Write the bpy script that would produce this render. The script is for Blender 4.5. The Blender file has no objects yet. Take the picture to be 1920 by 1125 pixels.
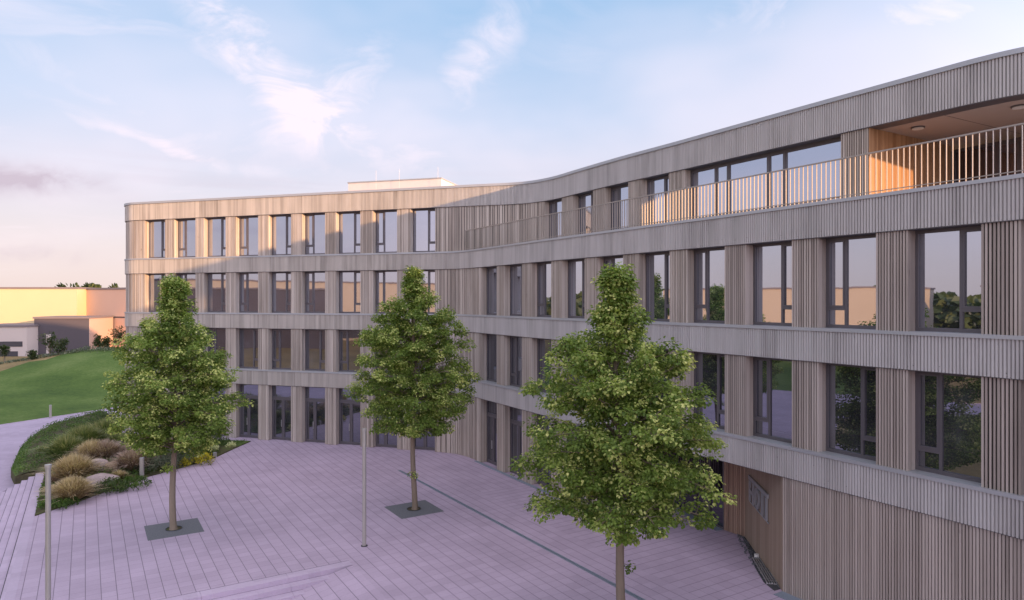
import bpy, math, random
from math import sin, cos, pi, sqrt, atan2, radians
import numpy as np
from mathutils import Vector, noise as mnoise
random.seed(7)
scn = bpy.context.scene
col = scn.collection

# ------------------------------------------------------------------ camera
cam = bpy.data.cameras.new("camera"); camo = bpy.data.objects.new("camera", cam); col.objects.link(camo)
camo.location = (0, 0, 9.0); camo.rotation_euler = (pi / 2, 0, 0)
cam.sensor_width = 36; cam.lens = 24.0; cam.shift_y = 0.0004; cam.clip_start = 0.1; cam.clip_end = 8000
scn.camera = camo

# ------------------------------------------------------------------ light
SUN = Vector((0.80, -0.60)); SUN.normalize(); SUN_EL = radians(6.3)
SUN_AZ = atan2(SUN.x, SUN.y)
world = bpy.data.worlds.new("World"); scn.world = world; world.use_nodes = True
nt = world.node_tree; N = nt.nodes; LK = nt.links
bg = N["Background"]; bg.inputs[1].default_value = 0.12


def mth(nt, op, a, b=None, c=None, clamp=False):
    n = nt.nodes.new("ShaderNodeMath"); n.operation = op; n.use_clamp = clamp
    for i, v in enumerate((a, b, c)):
        if v is None: continue
        if isinstance(v, (int, float)): n.inputs[i].default_value = v
        else: nt.links.new(v, n.inputs[i])
    return n.outputs[0]


def mixc(nt, f, a, b, mode='MIX'):
    n = nt.nodes.new("ShaderNodeMix"); n.data_type = 'RGBA'; n.blend_type = mode
    for sk, v in ((n.inputs[0], f), (n.inputs[6], a), (n.inputs[7], b)):
        if isinstance(v, (int, float)): sk.default_value = v
        elif isinstance(v, (tuple, list)): sk.default_value = (*v[:3], 1)
        else: nt.links.new(v, sk)
    return n.outputs[2]


def smooth(nt, v, a, b):
    n = nt.nodes.new("ShaderNodeMapRange"); n.interpolation_type = 'SMOOTHSTEP'
    nt.links.new(v, n.inputs[0]); n.inputs[1].default_value = a; n.inputs[2].default_value = b
    return n.outputs[0]


def ramp(nt, v, stops):
    n = nt.nodes.new("ShaderNodeValToRGB"); e = n.color_ramp.elements
    while len(e) < len(stops): e.new(0.5)
    for k, (p, c) in enumerate(stops):
        e[k].position = p; e[k].color = (*c, 1)
    nt.links.new(v, n.inputs[0]); return n.outputs[0]


def comb(nt, x, y, z):
    n = nt.nodes.new("ShaderNodeCombineXYZ")
    for i, v in enumerate((x, y, z)):
        if isinstance(v, (int, float)): n.inputs[i].default_value = v
        else: nt.links.new(v, n.inputs[i])
    return n.outputs[0]


def noise(nt, vec, scale, detail=4, rough=0.55, dist=0.0, out=0):
    n = nt.nodes.new("ShaderNodeTexNoise"); n.inputs["Scale"].default_value = scale
    n.inputs["Detail"].default_value = detail; n.inputs["Roughness"].default_value = rough
    n.inputs["Distortion"].default_value = dist
    if vec is not None: nt.links.new(vec, n.inputs["Vector"])
    return n.outputs[out]


sky = N.new("ShaderNodeTexSky"); sky.sky_type = 'NISHITA'; sky.sun_disc = False
sky.sun_elevation = SUN_EL; sky.sun_rotation = SUN_AZ; sky.dust_density = 1.5
tc = N.new("ShaderNodeTexCoord"); sp = N.new("ShaderNodeSeparateXYZ"); LK.new(tc.outputs["Generated"], sp.inputs[0])
X, Y, Z = sp.outputs
# dusk air: pink veil over the horizon, blue above, warmer and brighter on the sunset side
zc = mth(nt, 'MAXIMUM', Z, 0.0)
grad = ramp(nt, zc, [(0.0, (.62, .51, .49)), (0.06, (.60, .51, .53)), (0.14, (.53, .50, .58)), (0.25, (.40, .47, .62)),
                     (0.42, (.23, .38, .58)), (1.0, (.20, .30, .50))])
sd = mth(nt, 'ADD', mth(nt, 'MULTIPLY', X, SUN.x), mth(nt, 'MULTIPLY', Y, SUN.y))
glow = mth(nt, 'POWER', smooth(nt, sd, -0.30, 1.0), 1.2)
low = mth(nt, 'SUBTRACT', 1.0, mth(nt, 'MULTIPLY', smooth(nt, zc, 0.05, 0.95), .75))
g2 = mth(nt, 'MULTIPLY', glow, low)
gcol = mixc(nt, g2, (1, 1, 1), (5.2, 4.5, 4.2))
skyc = mixc(nt, 1.0, grad, gcol, 'MULTIPLY')
# zenith brightened out of view to light the paving and treads
skyc = mixc(nt, smooth(nt, zc, .48, .85), skyc, (.86, .80, .88))
skyc = mixc(nt, 1.0, skyc, (8.0, 8.0, 8.0), 'MULTIPLY')
skyc = mixc(nt, 0.12, skyc, sky.outputs[0])
# cirrus
den = mth(nt, 'ADD', zc, 0.16)
px_ = mth(nt, 'DIVIDE', X, den); py_ = mth(nt, 'DIVIDE', Y, den)
ang = radians(-28)
qx = mth(nt, 'ADD', mth(nt, 'MULTIPLY', px_, cos(ang)), mth(nt, 'MULTIPLY', py_, -sin(ang)))
qy = mth(nt, 'ADD', mth(nt, 'MULTIPLY', px_, sin(ang)), mth(nt, 'MULTIPLY', py_, cos(ang)))
base = comb(nt, px_, py_, 3.1)
warp = noise(nt, base, 1.1, 3, .5, 0, 1)
wv = N.new("ShaderNodeVectorMath"); wv.operation = 'MULTIPLY_ADD'
LK.new(warp, wv.inputs[0]); wv.inputs[1].default_value = (1.1, 1.1, 0); LK.new(comb(nt, mth(nt, 'MULTIPLY', qx, 0.62), mth(nt, 'MULTIPLY', qy, 1.7), 0.7), wv.inputs[2])
streak = noise(nt, wv.outputs[0], 1.25, 9, .60, 0.35)
patch = noise(nt, base, 0.75, 3, .5, 0)
cl = mth(nt, 'MULTIPLY', smooth(nt, streak, .47, .78), smooth(nt, patch, .34, .62))
veil = mth(nt, 'MULTIPLY', smooth(nt, noise(nt, base, .55, 4, .55, .4), .38, .70), 0.55)
clm = mth(nt, 'MAXIMUM', mth(nt, 'MULTIPLY', cl, 0.75), veil)
az = mth(nt, 'ARCTAN2', X, Y); el = mth(nt, 'ARCSINE', Z)
tex_s = mth(nt, 'MULTIPLY_ADD', smooth(nt, noise(nt, comb(nt, mth(nt, 'MULTIPLY', az, 9), mth(nt, 'MULTIPLY', el, 17), 1.7), 1.0, 7, .62, 1.2), .30, .70), .85, .25)
waz = mth(nt, 'MULTIPLY_ADD', mth(nt, 'SUBTRACT', noise(nt, comb(nt, az, el, 5.0), 7.0, 4, .6), .5), .10, az)
wel = mth(nt, 'MULTIPLY_ADD', mth(nt, 'SUBTRACT', noise(nt, comb(nt, az, el, 9.0), 6.0, 4, .6), .5), .09, el)


def wisp(a_deg, e_deg, ln, wd_, ang_deg, amp):
    a = mth(nt, 'SUBTRACT', waz, radians(a_deg)); e = mth(nt, 'SUBTRACT', wel, radians(e_deg)); c_, s_ = cos(radians(ang_deg)), sin(radians(ang_deg))
    p = mth(nt, 'DIVIDE', mth(nt, 'ADD', mth(nt, 'MULTIPLY', a, c_), mth(nt, 'MULTIPLY', e, s_)), radians(ln))
    q = mth(nt, 'DIVIDE', mth(nt, 'SUBTRACT', mth(nt, 'MULTIPLY', e, c_), mth(nt, 'MULTIPLY', a, s_)), radians(wd_ * 1.3))
    r = mth(nt, 'ADD', mth(nt, 'MULTIPLY', p, p), mth(nt, 'MULTIPLY', q, q))
    return mth(nt, 'MULTIPLY', mth(nt, 'EXPONENT', mth(nt, 'MULTIPLY', r, -1.0)), amp)


acc = None
for w_ in [(-18.5, 16.0, 6.5, 1.5, -38, 1.15), (-14.2, 16.8, 4.5, 1.5, 38, .95), (-23.5, 21.0, 6.5, 1.6, -24, .55), (-2.5, 19.5, 5.0, 1.5, 52, .75), (-26.0, 11.4, 7.5, .45, -13, .7),
           (-16.0, 12.6, 11, 1.6, -4, .5), (31.5, 19.0, 6.0, 2.0, 38, .65), (23, 21.5, 9, 2.4, 10, .5), (-9.5, 13.5, 4, 1.0, -20, .4), (-31, 14.5, 8, 1.2, -20, .35)]:
    o_ = wisp(*w_); acc = o_ if acc is None else mth(nt, 'ADD', acc, o_)
clm = mth(nt, 'MAXIMUM', clm, mth(nt, 'MULTIPLY', acc, tex_s))
fade = smooth(nt, zc, 0.0, 0.08)
clm = mth(nt, 'MULTIPLY', clm, fade, clamp=True)
ccol = ramp(nt, zc, [(0.0, (5.0, 4.3, 4.3)), (0.15, (5.2, 4.6, 5.1)), (0.5, (5.0, 4.7, 5.4))])
ccol = mixc(nt, 1.0, ccol, gcol, 'MULTIPLY')
skyc = mixc(nt, clm, skyc, ccol)
# a few low dusky cloud bars
bar = noise(nt, comb(nt, mth(nt, 'MULTIPLY', px_, .55), mth(nt, 'MULTIPLY', py_, .55), mth(nt, 'MULTIPLY', Z, 26)), 1.0, 4, .5, .2)
bm_ = mth(nt, 'MULTIPLY', mth(nt, 'MULTIPLY', smooth(nt, bar, .58, .72), smooth(nt, zc, .02, .07)), mth(nt, 'SUBTRACT', 1.0, smooth(nt, zc, .13, .22)))
dk = mth(nt, 'MULTIPLY', mth(nt, 'ADD', wisp(-36.5, 8.3, 5.5, .75, -9, 1.3), wisp(-37, 2.9, 4.5, .4, -3, .5)), tex_s, clamp=True)
skyc = mixc(nt, mth(nt, 'MULTIPLY', dk, .75), skyc, (3.0, 2.45, 2.95))
skyc = mixc(nt, mth(nt, 'MULTIPLY', bm_, .25), skyc, (3.4, 2.9, 3.4))
LK.new(skyc, bg.inputs[0])

sl = bpy.data.lights.new("sun", 'SUN'); sl.energy = 5.0; sl.angle = radians(0.6); sl.color = (1.0, 0.58, 0.28)
so = bpy.data.objects.new("sun", sl); col.objects.link(so)
sdv = Vector((SUN.x * cos(SUN_EL), SUN.y * cos(SUN_EL), sin(SUN_EL)))
so.rotation_euler = sdv.to_track_quat('Z', 'Y').to_euler(); so.location = (60, -50, 40)
vs = scn.view_settings; vs.view_transform = 'Standard'; vs.look = 'None'; vs.exposure = 0.74; vs.gamma = 1.0

# ------------------------------------------------------------------ helpers
F = 1280.0; HZ = 563.2; CX = 960.0


def G(px, py, z=0.0):
    """plan position of a ground point at height z (from the survey of the photograph)"""
    s = (py - HZ) / (9.0 - z); D = F / s
    return Vector(((px - CX) / F * D, D, z))


class MB:
    def __init__(s): s.v = []; s.f = []; s.t = []; s.m = []

    def add(s, vs, fs, tone=0.5, mi=0):
        b = len(s.v); s.v.extend([tuple(p) for p in vs])
        for f in fs:
            s.f.append(tuple(b + i for i in f)); s.t.append(tone); s.m.append(mi)

    def quad(s, a, b, c, d, tone=0.5, mi=0): s.add((a, b, c, d), ((0, 1, 2, 3),), tone, mi)

    def obox(s, o, u, w, h, U, W, tone=0.5, mi=0, dz=None):
        """box from corner o (3d), plan axes U,W (2d unit), sizes u,w,h"""
        o = Vector(o); U3 = Vector((U[0], U[1], 0)) * u; W3 = Vector((W[0], W[1], 0)) * w; H3 = Vector((0, 0, h))
        p = [o, o + U3, o + U3 + W3, o + W3]; p += [q + H3 for q in p]
        s.add(p, ((0, 3, 2, 1), (4, 5, 6, 7), (0, 1, 5, 4), (1, 2, 6, 5), (2, 3, 7, 6), (3, 0, 4, 7)), tone, mi)

    def box(s, x0, x1, y0, y1, z0, z1, tone=0.5, mi=0): s.obox((x0, y0, z0), x1 - x0, y1 - y0, z1 - z0, (1, 0), (0, 1), tone, mi)

    def prism(s, poly, z0, z1, tone=0.5, mi=0):
        n = len(poly); lo = [(p[0], p[1], z0) for p in poly]; hi = [(p[0], p[1], z1) for p in poly]
        s.add(lo + hi, [tuple(range(n - 1, -1, -1)), tuple(range(n, 2 * n))] + [(i, (i + 1) % n, n + (i + 1) % n, n + i) for i in range(n)], tone, mi)

    def cyl(s, c, r0, r1, z0, z1, n=16, tone=0.5, mi=0):
        p = [(c[0] + r0 * cos(2 * pi * i / n), c[1] + r0 * sin(2 * pi * i / n), z0) for i in range(n)]
        p += [(c[0] + r1 * cos(2 * pi * i / n), c[1] + r1 * sin(2 * pi * i / n), z1) for i in range(n)]
        s.add(p, [(i, (i + 1) % n, n + (i + 1) % n, n + i) for i in range(n)] + [tuple(range(n - 1, -1, -1)), tuple(range(n, 2 * n))], tone, mi)

    def tube(s, pts, rad, n=7, tone=0.5, mi=0):
        rings = []
        b = len(s.v)
        for i, p in enumerate(pts):
            p = Vector(p)
            d = (Vector(pts[min(i + 1, len(pts) - 1)]) - Vector(pts[max(i - 1, 0)])).normalized()
            a = d.cross(Vector((0.13, 1, 0.21))).normalized(); c = d.cross(a)
            for k in range(n):
                s.v.append(tuple(p + (a * cos(2 * pi * k / n) + c * sin(2 * pi * k / n)) * rad[i]))
        for i in range(len(pts) - 1):
            for k in range(n):
                s.f.append((b + i * n + k, b + i * n + (k + 1) % n, b + (i + 1) * n + (k + 1) % n, b + (i + 1) * n + k)); s.t.append(tone); s.m.append(mi)
        s.f.append(tuple(b + (len(pts) - 1) * n + k for k in range(n))); s.t.append(tone); s.m.append(mi)

    def build(s, name, mat, parent=None, shade=False, origin=None):
        me = bpy.data.meshes.new(name)
        vv = s.v
        if origin is not None:
            ox, oy, oz = origin; vv = [(a - ox, b - oy, c - oz) for a, b, c in s.v]
        me.from_pydata(vv, [], s.f)
        at = me.attributes.new("tone", 'FLOAT', 'FACE'); at.data.foreach_set("value", s.t)
        for m in (mat if isinstance(mat, (list, tuple)) else [mat]): me.materials.append(m)
        if any(s.m): me.polygons.foreach_set("material_index", s.m)
        if shade: me.polygons.foreach_set("use_smooth", [True] * len(me.polygons))
        me.update()
        o = bpy.data.objects.new(name, me); col.objects.link(o)
        if origin is not None: o.location = origin
        if parent is not None:
            o.parent = parent
            if origin is None: o.location = (-parent.location[0], -parent.location[1], -parent.location[2])
            else: o.location = Vector(origin) - parent.location
        return o


def tag(o, label, cat, group=None, kind=None):
    if label: o["label"] = label
    if cat: o["category"] = cat
    if group: o["group"] = group
    if kind: o["kind"] = kind
    return o


def empty(name, loc, label, cat, group=None):
    o = bpy.data.objects.new(name, None); col.objects.link(o); o.location = loc
    return tag(o, label, cat, group)


# ------------------------------------------------------------------ materials
def newmat(name):
    m = bpy.data.materials.new(name); m.use_nodes = True
    return m, m.node_tree, m.node_tree.nodes["Principled BSDF"]


def objco(nt): return nt.nodes.new("ShaderNodeTexCoord").outputs["Object"]


def scaled(nt, vec, s):
    n = nt.nodes.new("ShaderNodeMapping"); n.inputs["Scale"].default_value = s; nt.links.new(vec, n.inputs[0]); return n.outputs[0]


def attr(nt, name="tone"):
    n = nt.nodes.new("ShaderNodeAttribute"); n.attribute_name = name; return n.outputs["Fac"]


def bump(nt, b, h, dist=.01, strength=.5):
    n = nt.nodes.new("ShaderNodeBump"); n.inputs["Distance"].default_value = dist; n.inputs["Strength"].default_value = strength
    nt.links.new(h, n.inputs["Height"]); nt.links.new(n.outputs[0], b.inputs["Normal"])


def wood(name, c0, c1, c2, knots=.35, rough=.75, silver=None):
    """weathered timber: tone of each board, grain and knots"""
    m, nt, b = newmat(name)
    co = objco(nt)
    g = noise(nt, scaled(nt, co, (22, 22, .8)), 1.0, 6, .6)
    g2 = noise(nt, scaled(nt, co, (1.3, 1.3, .25)), 1.0, 3, .5)
    t = mth(nt, 'ADD', mth(nt, 'MULTIPLY', attr(nt), .62), mth(nt, 'ADD', mth(nt, 'MULTIPLY', g, .33), mth(nt, 'MULTIPLY', mth(nt, 'SUBTRACT', g2, .5), .5)), clamp=True)
    c = ramp(nt, t, [(.12, c0), (.48, c1), (.88, c2)])
    if silver:   # the right wing has weathered to silver grey
        sx = nt.nodes.new("ShaderNodeSeparateXYZ"); nt.links.new(co, sx.inputs[0])
        c = mixc(nt, smooth(nt, sx.outputs[0], -9.0, 2.0), c, mixc(nt, 1.0, c, silver, 'MULTIPLY'))
    k = smooth(nt, noise(nt, scaled(nt, co, (9, 9, 2.6)), 1.0, 2, .5), .70, .80)
    c = mixc(nt, mth(nt, 'MULTIPLY', k, knots), c, (.10, .075, .06))
    nt.links.new(c, b.inputs["Base Color"]); b.inputs["Roughness"].default_value = rough
    b.inputs["Specular IOR Level"].default_value = .3
    bump(nt, b, g, .003, .4)
    return m


def plain(name, c, rough=.6, metal=0.0, var=.12, sc=3.0, spec=.5):
    m, nt, b = newmat(name)
    n = noise(nt, objco(nt), sc, 5, .6)
    n2 = mth(nt, 'MULTIPLY_ADD', n, var * 2, 1 - var)
    c2 = nt.nodes.new("ShaderNodeVectorMath"); c2.operation = 'SCALE'; c2.inputs[0].default_value = c; nt.links.new(n2, c2.inputs[3])
    nt.links.new(c2.outputs[0], b.inputs["Base Color"]); b.inputs["Roughness"].default_value = rough; b.inputs["Metallic"].default_value = metal
    b.inputs["Specular IOR Level"].default_value = spec
    return m


M = {}
M['wood'] = wood("weathered_wood", (.21, .175, .15), (.41, .355, .31), (.60, .53, .475))
M['wood_red'] = wood("brown_wood", (.20, .165, .145), (.39, .335, .30), (.56, .49, .445), .3)
M['fascia'] = wood("grey_wood", (.20, .18, .16), (.45, .41, .37), (.61, .565, .515), .12, silver=(1.02, 1.07, 1.16))
M['warm'] = wood("warm_wood", (.22, .115, .06), (.38, .22, .12), (.50, .31, .18), .15)
M['warm2'] = wood("entrance_wood", (.20, .13, .10), (.36, .245, .185), (.47, .34, .27), .15)
M['tan'] = wood("tan_wood", (.20, .145, .11), (.31, .235, .18), (.40, .32, .26), .2)
M['dark'] = plain("dark_gap", (.035, .028, .026), .9)
M['metal'] = plain("grey_flashing", (.40, .41, .43), .45, .35, .08, 1.2)
M['frame'] = plain("window_frame_paint", (.105, .095, .105), .45, .1, .08)
M['seam'] = plain("dark_seam", (.05, .05, .055), .8)
M['steel'] = plain("railing_paint", (.34, .30, .265), .4, .2, .06)
M['white'] = plain("white_plaster", (.62, .57, .55), .7, 0, .06)
M['soffit'] = plain("soffit_board", (.42, .33, .29), .7, 0, .05)
M['lamp_glass'] = plain("lamp_diffuser", (.72, .70, .68), .3, 0, .02)
M['pole'] = plain("pole_paint", (.40, .38, .35), .38, .35, .05)
M['galv'] = plain("galvanised_steel", (.50, .50, .51), .35, .7, .12, 9)
M['kerb'] = None


def glass(name, tint, dark, lo=.54):
    """coated window pane: dim room behind, mirror-like sun coating in front"""
    m, nt, b = newmat(name)
    nt.nodes.remove(b)
    out = nt.nodes["Material Output"]
    gl = nt.nodes.new("ShaderNodeBsdfGlossy"); gl.inputs["Roughness"].default_value = .012; gl.inputs["Color"].default_value = (*tint, 1)
    df = nt.nodes.new("ShaderNodeBsdfDiffuse")
    co = objco(nt)
    rm = noise(nt, scaled(nt, co, (.9, .9, .7)), 1.0, 3, .6)
    nt.links.new(ramp(nt, rm, [(.35, dark), (.62, tuple(c * 2.2 for c in dark)), (.8, tuple(c * 4.5 for c in dark))]), df.inputs["Color"])
    fr = nt.nodes.new("ShaderNodeFresnel"); fr.inputs[0].default_value = 1.9
    f = mth(nt, 'MULTIPLY_ADD', fr.outputs[0], 1 - lo, lo, clamp=True)
    bn = nt.nodes.new("ShaderNodeBump"); bn.inputs["Distance"].default_value = .004; bn.inputs["Strength"].default_value = .20
    nt.links.new(noise(nt, scaled(nt, co, (1, 1, .7)), 1.4, 2, .4), bn.inputs["Height"]); nt.links.new(bn.outputs[0], gl.inputs["Normal"])
    mx = nt.nodes.new("ShaderNodeMixShader"); nt.links.new(f, mx.inputs[0]); nt.links.new(df.outputs[0], mx.inputs[1]); nt.links.new(gl.outputs[0], mx.inputs[2])
    nt.links.new(mx.outputs[0], out.inputs[0])
    return m


M['glass'] = glass("window_glass", (.74, .80, .95), (.022, .022, .026))
M['glass_low'] = glass("lower_floor_glass", (.74, .78, .90), (.02, .02, .024), .24)
M['glass_dark'] = glass("entrance_glass", (.72, .68, .80), (.012, .012, .016), .25)

# paving frame of reference
U = Vector((.53, -.848)).normalized(); V = Vector((-U.y, U.x))


def uv(u, v, z=0.0): p = U * u + V * v; return (p.x, p.y, z)


def touv(p): return (p[0] * U.x + p[1] * U.y, p[0] * V.x + p[1] * V.y)


def paving(name, base, lines=True):
    m, nt, b = newmat(name)
    co = objco(nt); s = nt.nodes.new("ShaderNodeSeparateXYZ"); nt.links.new(co, s.inputs[0])
    uu = mth(nt, 'ADD', mth(nt, 'MULTIPLY', s.outputs[0], U.x), mth(nt, 'MULTIPLY', s.outputs[1], U.y))
    vv = mth(nt, 'ADD', mth(nt, 'MULTIPLY', s.outputs[0], V.x), mth(nt, 'MULTIPLY', s.outputs[1], V.y))
    P1 = .415; P2 = .415

    def line(c, p, w):
        f = mth(nt, 'FRACT', mth(nt, 'DIVIDE', c, p))
        d = mth(nt, 'MULTIPLY', mth(nt, 'ABSOLUTE', mth(nt, 'SUBTRACT', f, .5)), p)
        return smooth(nt, d, p / 2 - w, p / 2 - w * .35)
    right = mth(nt, 'GREATER_THAN', vv, 15.75)
    right = mth(nt, 'MULTIPLY', right, mth(nt, 'GREATER_THAN', uu, -22.0 - 6))
    lv = line(vv, P1, .016); lu = line(uu, P2, .016)
    lvf = line(vv, P1, .010); luf = line(uu, P2, .009)
    nl = mth(nt, 'SUBTRACT', 1.0, right)
    near = noise(nt, scaled(nt, co, (.16, .16, .1)), 1.0, 3, .5)
    faint = mth(nt, 'MULTIPLY_ADD', smooth(nt, near, .40, .60), .38, .26)
    strong = mth(nt, 'ADD', mth(nt, 'MULTIPLY', lv, nl), mth(nt, 'MULTIPLY', lu, right))
    weak = mth(nt, 'ADD', mth(nt, 'MULTIPLY', luf, nl), mth(nt, 'MULTIPLY', lvf, right))
    lm = mth(nt, 'MAXIMUM', mth(nt, 'MULTIPLY', strong, .80), mth(nt, 'MULTIPLY', weak, faint))
    wn = nt.nodes.new("ShaderNodeTexWhiteNoise"); wn.noise_dimensions = '2D'
    nt.links.new(comb(nt, mth(nt, 'FLOOR', mth(nt, 'DIVIDE', uu, P2)), mth(nt, 'FLOOR', mth(nt, 'DIVIDE', vv, P1)), 0), wn.inputs["Vector"])
    st = noise(nt, scaled(nt, co, (.35, .35, .35)), 1.0, 5, .6)
    st2 = noise(nt, scaled(nt, co, (14, 14, 14)), 1.0, 4, .7)
    k = mth(nt, 'ADD', mth(nt, 'MULTIPLY_ADD', wn.outputs[0], .10, .88), mth(nt, 'ADD', mth(nt, 'MULTIPLY', mth(nt, 'SUBTRACT', st, .5), .42), mth(nt, 'MULTIPLY', mth(nt, 'SUBTRACT', st2, .5), .22)))
    c2 = nt.nodes.new("ShaderNodeVectorMath"); c2.operation = 'SCALE'; c2.inputs[0].default_value = base; nt.links.new(k, c2.inputs[3])
    c = mixc(nt, lm, c2.outputs[0], tuple(x * .30 for x in base)) if lines else c2.outputs[0]
    nt.links.new(c, b.inputs["Base Color"]); b.inputs["Roughness"].default_value = .72; b.inputs["Specular IOR Level"].default_value = .35
    h = mth(nt, 'SUBTRACT', mth(nt, 'MULTIPLY', st2, .2), lm) if lines else st2
    bump(nt, b, h, .004, .5)
    return m


PAV = (.465, .372, .475)
M['paving'] = paving("paving", PAV)
M['stone'] = paving("step_stone", (.495, .405, .515), False)
M['path'] = paving("path_asphalt", (.43, .35, .46), False)


def grassmat(name, a, b_, c_, sc=.4):
    m, nt, b = newmat(name); co = objco(nt)
    n1 = noise(nt, scaled(nt, co, (sc, sc, sc)), 1.0, 6, .6)
    n2 = noise(nt, scaled(nt, co, (3.2, 3.2, 3.2)), 1.0, 6, .75)
    t = mth(nt, 'ADD', mth(nt, 'MULTIPLY', n1, .6), mth(nt, 'MULTIPLY', n2, .4))
    nt.links.new(ramp(nt, t, [(.36, a), (.5, b_), (.64, c_)]), b.inputs["Base Color"])
    b.inputs["Roughness"].default_value = .9; b.inputs["Specular IOR Level"].default_value = .15
    bump(nt, b, n2, .06, .6)
    return m


M['meadow'] = grassmat("meadow_grass", (.045, .085, .018), (.085, .14, .030), (.15, .20, .06), .12)
M['dry'] = grassmat("dry_field", (.11, .10, .05), (.23, .17, .08), (.33, .25, .12), .08)
M['soil'] = grassmat("bed_soil", (.055, .045, .038), (.085, .08, .04), (.09, .12, .035), 1.3)
M['lawn'] = grassmat("bed_lawn", (.045, .075, .02), (.075, .12, .03), (.12, .16, .05), .8)


def leafmat(name, c0, c1, c2, trans=.35):
    m, nt, b = newmat(name); out = nt.nodes["Material Output"]
    t = attr(nt); c = ramp(nt, t, [(.0, c0), (.5, c1), (1.0, c2)])
    nt.links.new(c, b.inputs["Base Color"]); b.inputs["Roughness"].default_value = .5; b.inputs["Specular IOR Level"].default_value = .35
    tr = nt.nodes.new("ShaderNodeBsdfTranslucent"); nt.links.new(mixc(nt, 1.0, c, (1.1, 1.25, .55), 'MULTIPLY'), tr.inputs[0])
    mx = nt.nodes.new("ShaderNodeMixShader"); mx.inputs[0].default_value = trans
    nt.links.new(b.outputs[0], mx.inputs[1]); nt.links.new(tr.outputs[0], mx.inputs[2]); nt.links.new(mx.outputs[0], out.inputs[0])
    return m


M['leaf'] = leafmat("linden_leaf", (.095, .155, .030), (.235, .32, .065), (.76, .74, .30))
M['leafy'] = leafmat("shrub_leaf", (.04, .07, .025), (.08, .12, .04), (.16, .20, .07), .25)
M['sage'] = leafmat("sage_leaf", (.06, .075, .05), (.11, .135, .085), (.20, .22, .15), .2)
M['yellow'] = leafmat("yellow_flower", (.10, .13, .02), (.42, .36, .03), (.80, .66, .05), .3)
M['cream'] = leafmat("cream_flower", (.5, .5, .3), (.7, .7, .42), (.85, .85, .6), .3)
M['straw'] = leafmat("straw_blade", (.24, .165, .10), (.47, .355, .22), (.72, .59, .41), .3)
M['pinkgrass'] = leafmat("plume_blade", (.19, .125, .105), (.37, .26, .22), (.58, .46, .41), .3)
M['greengrass'] = leafmat("green_blade", (.05, .10, .02), (.14, .19, .06), (.44, .40, .20), .3)
M['cover'] = leafmat("ground_cover_leaf", (.035, .075, .015), (.075, .14, .025), (.15, .22, .05), .25)
M['far_leaf'] = leafmat("far_leaf", (.03, .05, .02), (.055, .08, .03), (.10, .12, .05), .2)
M['bark'] = wood("bark", (.10, .08, .06), (.21, .165, .125), (.33, .27, .21), .5, .9)
M['rock'] = plain("boulder_granite", (.36, .28, .27), .85, 0, .35, 6)
M['rock2'] = plain("boulder_sandstone", (.32, .23, .16), .85, 0, .3, 6)
M['gravel'] = plain("resin_gravel", (.135, .14, .155), .8, 0, .65, 24)
M['drain'] = plain("drain_steel", (.24, .28, .34), .5, .2, .2, 12)


# ------------------------------------------------------------------ building plan curves
def catmull(pts, n=8):
    P = [Vector(p) for p in pts]; out = []
    P = [P[0] * 2 - P[1]] + P + [P[-1] * 2 - P[-2]]
    for i in range(1, len(P) - 2):
        a, b, c, d = P[i - 1:i + 3]
        for k in range(n):
            t = k / n
            out.append(.5 * ((2 * b) + (-a + c) * t + (2 * a - 5 * b + 4 * c - d) * t * t + (-a + 3 * b - 3 * c + d) * t ** 3))
    out.append(P[-2]); return out


class Path:
    def __init__(s, pts):
        q = [Vector(pts[0])]
        for p in pts[1:]:
            p = Vector(p)
            if (p - q[-1]).length > 1e-3: q.append(p)
        s.p = q; s.a = [0.0]
        for i in range(1, len(q)): s.a.append(s.a[-1] + (q[i] - q[i - 1]).length)
        s.L = s.a[-1]
        nn = []
        for i in range(len(q)):
            d = (q[min(i + 1, len(q) - 1)] - q[max(i - 1, 0)]).normalized(); nn.append(Vector((d.y, -d.x)))
        s.n = nn

    def seg(s, t):
        import bisect
        i = min(max(bisect.bisect_right(s.a, t) - 1, 0), len(s.p) - 2)
        return i, (t - s.a[i]) / (s.a[i + 1] - s.a[i])

    def pt(s, t, off=0.0):
        i, f = s.seg(t)
        return s.p[i].lerp(s.p[i + 1], f) + s.n[i].lerp(s.n[i + 1], f).normalized() * off

    def nrm(s, t):
        i, f = s.seg(t); return s.n[i].lerp(s.n[i + 1], f).normalized()

    def px(s, x, tmin=0.0):
        """arc length where the sight line of image column x meets the curve"""
        k = (x - CX) / F
        for i in range(len(s.p) - 1):
            if s.a[i + 1] < tmin: continue
            a = s.p[i].x - k * s.p[i].y; b = s.p[i + 1].x - k * s.p[i + 1].y
            if a <= 0 < b:
                return s.a[i] + (s.a[i + 1] - s.a[i]) * (-a / (b - a))
        raise ValueError(x)

    def sub(s, t0, t1, off=0.0, step=None):
        ts = [t0] + [a for a in s.a if t0 + 1e-3 < a < t1 - 1e-3] + [t1]
        return [s.pt(t, off) for t in ts]


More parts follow.
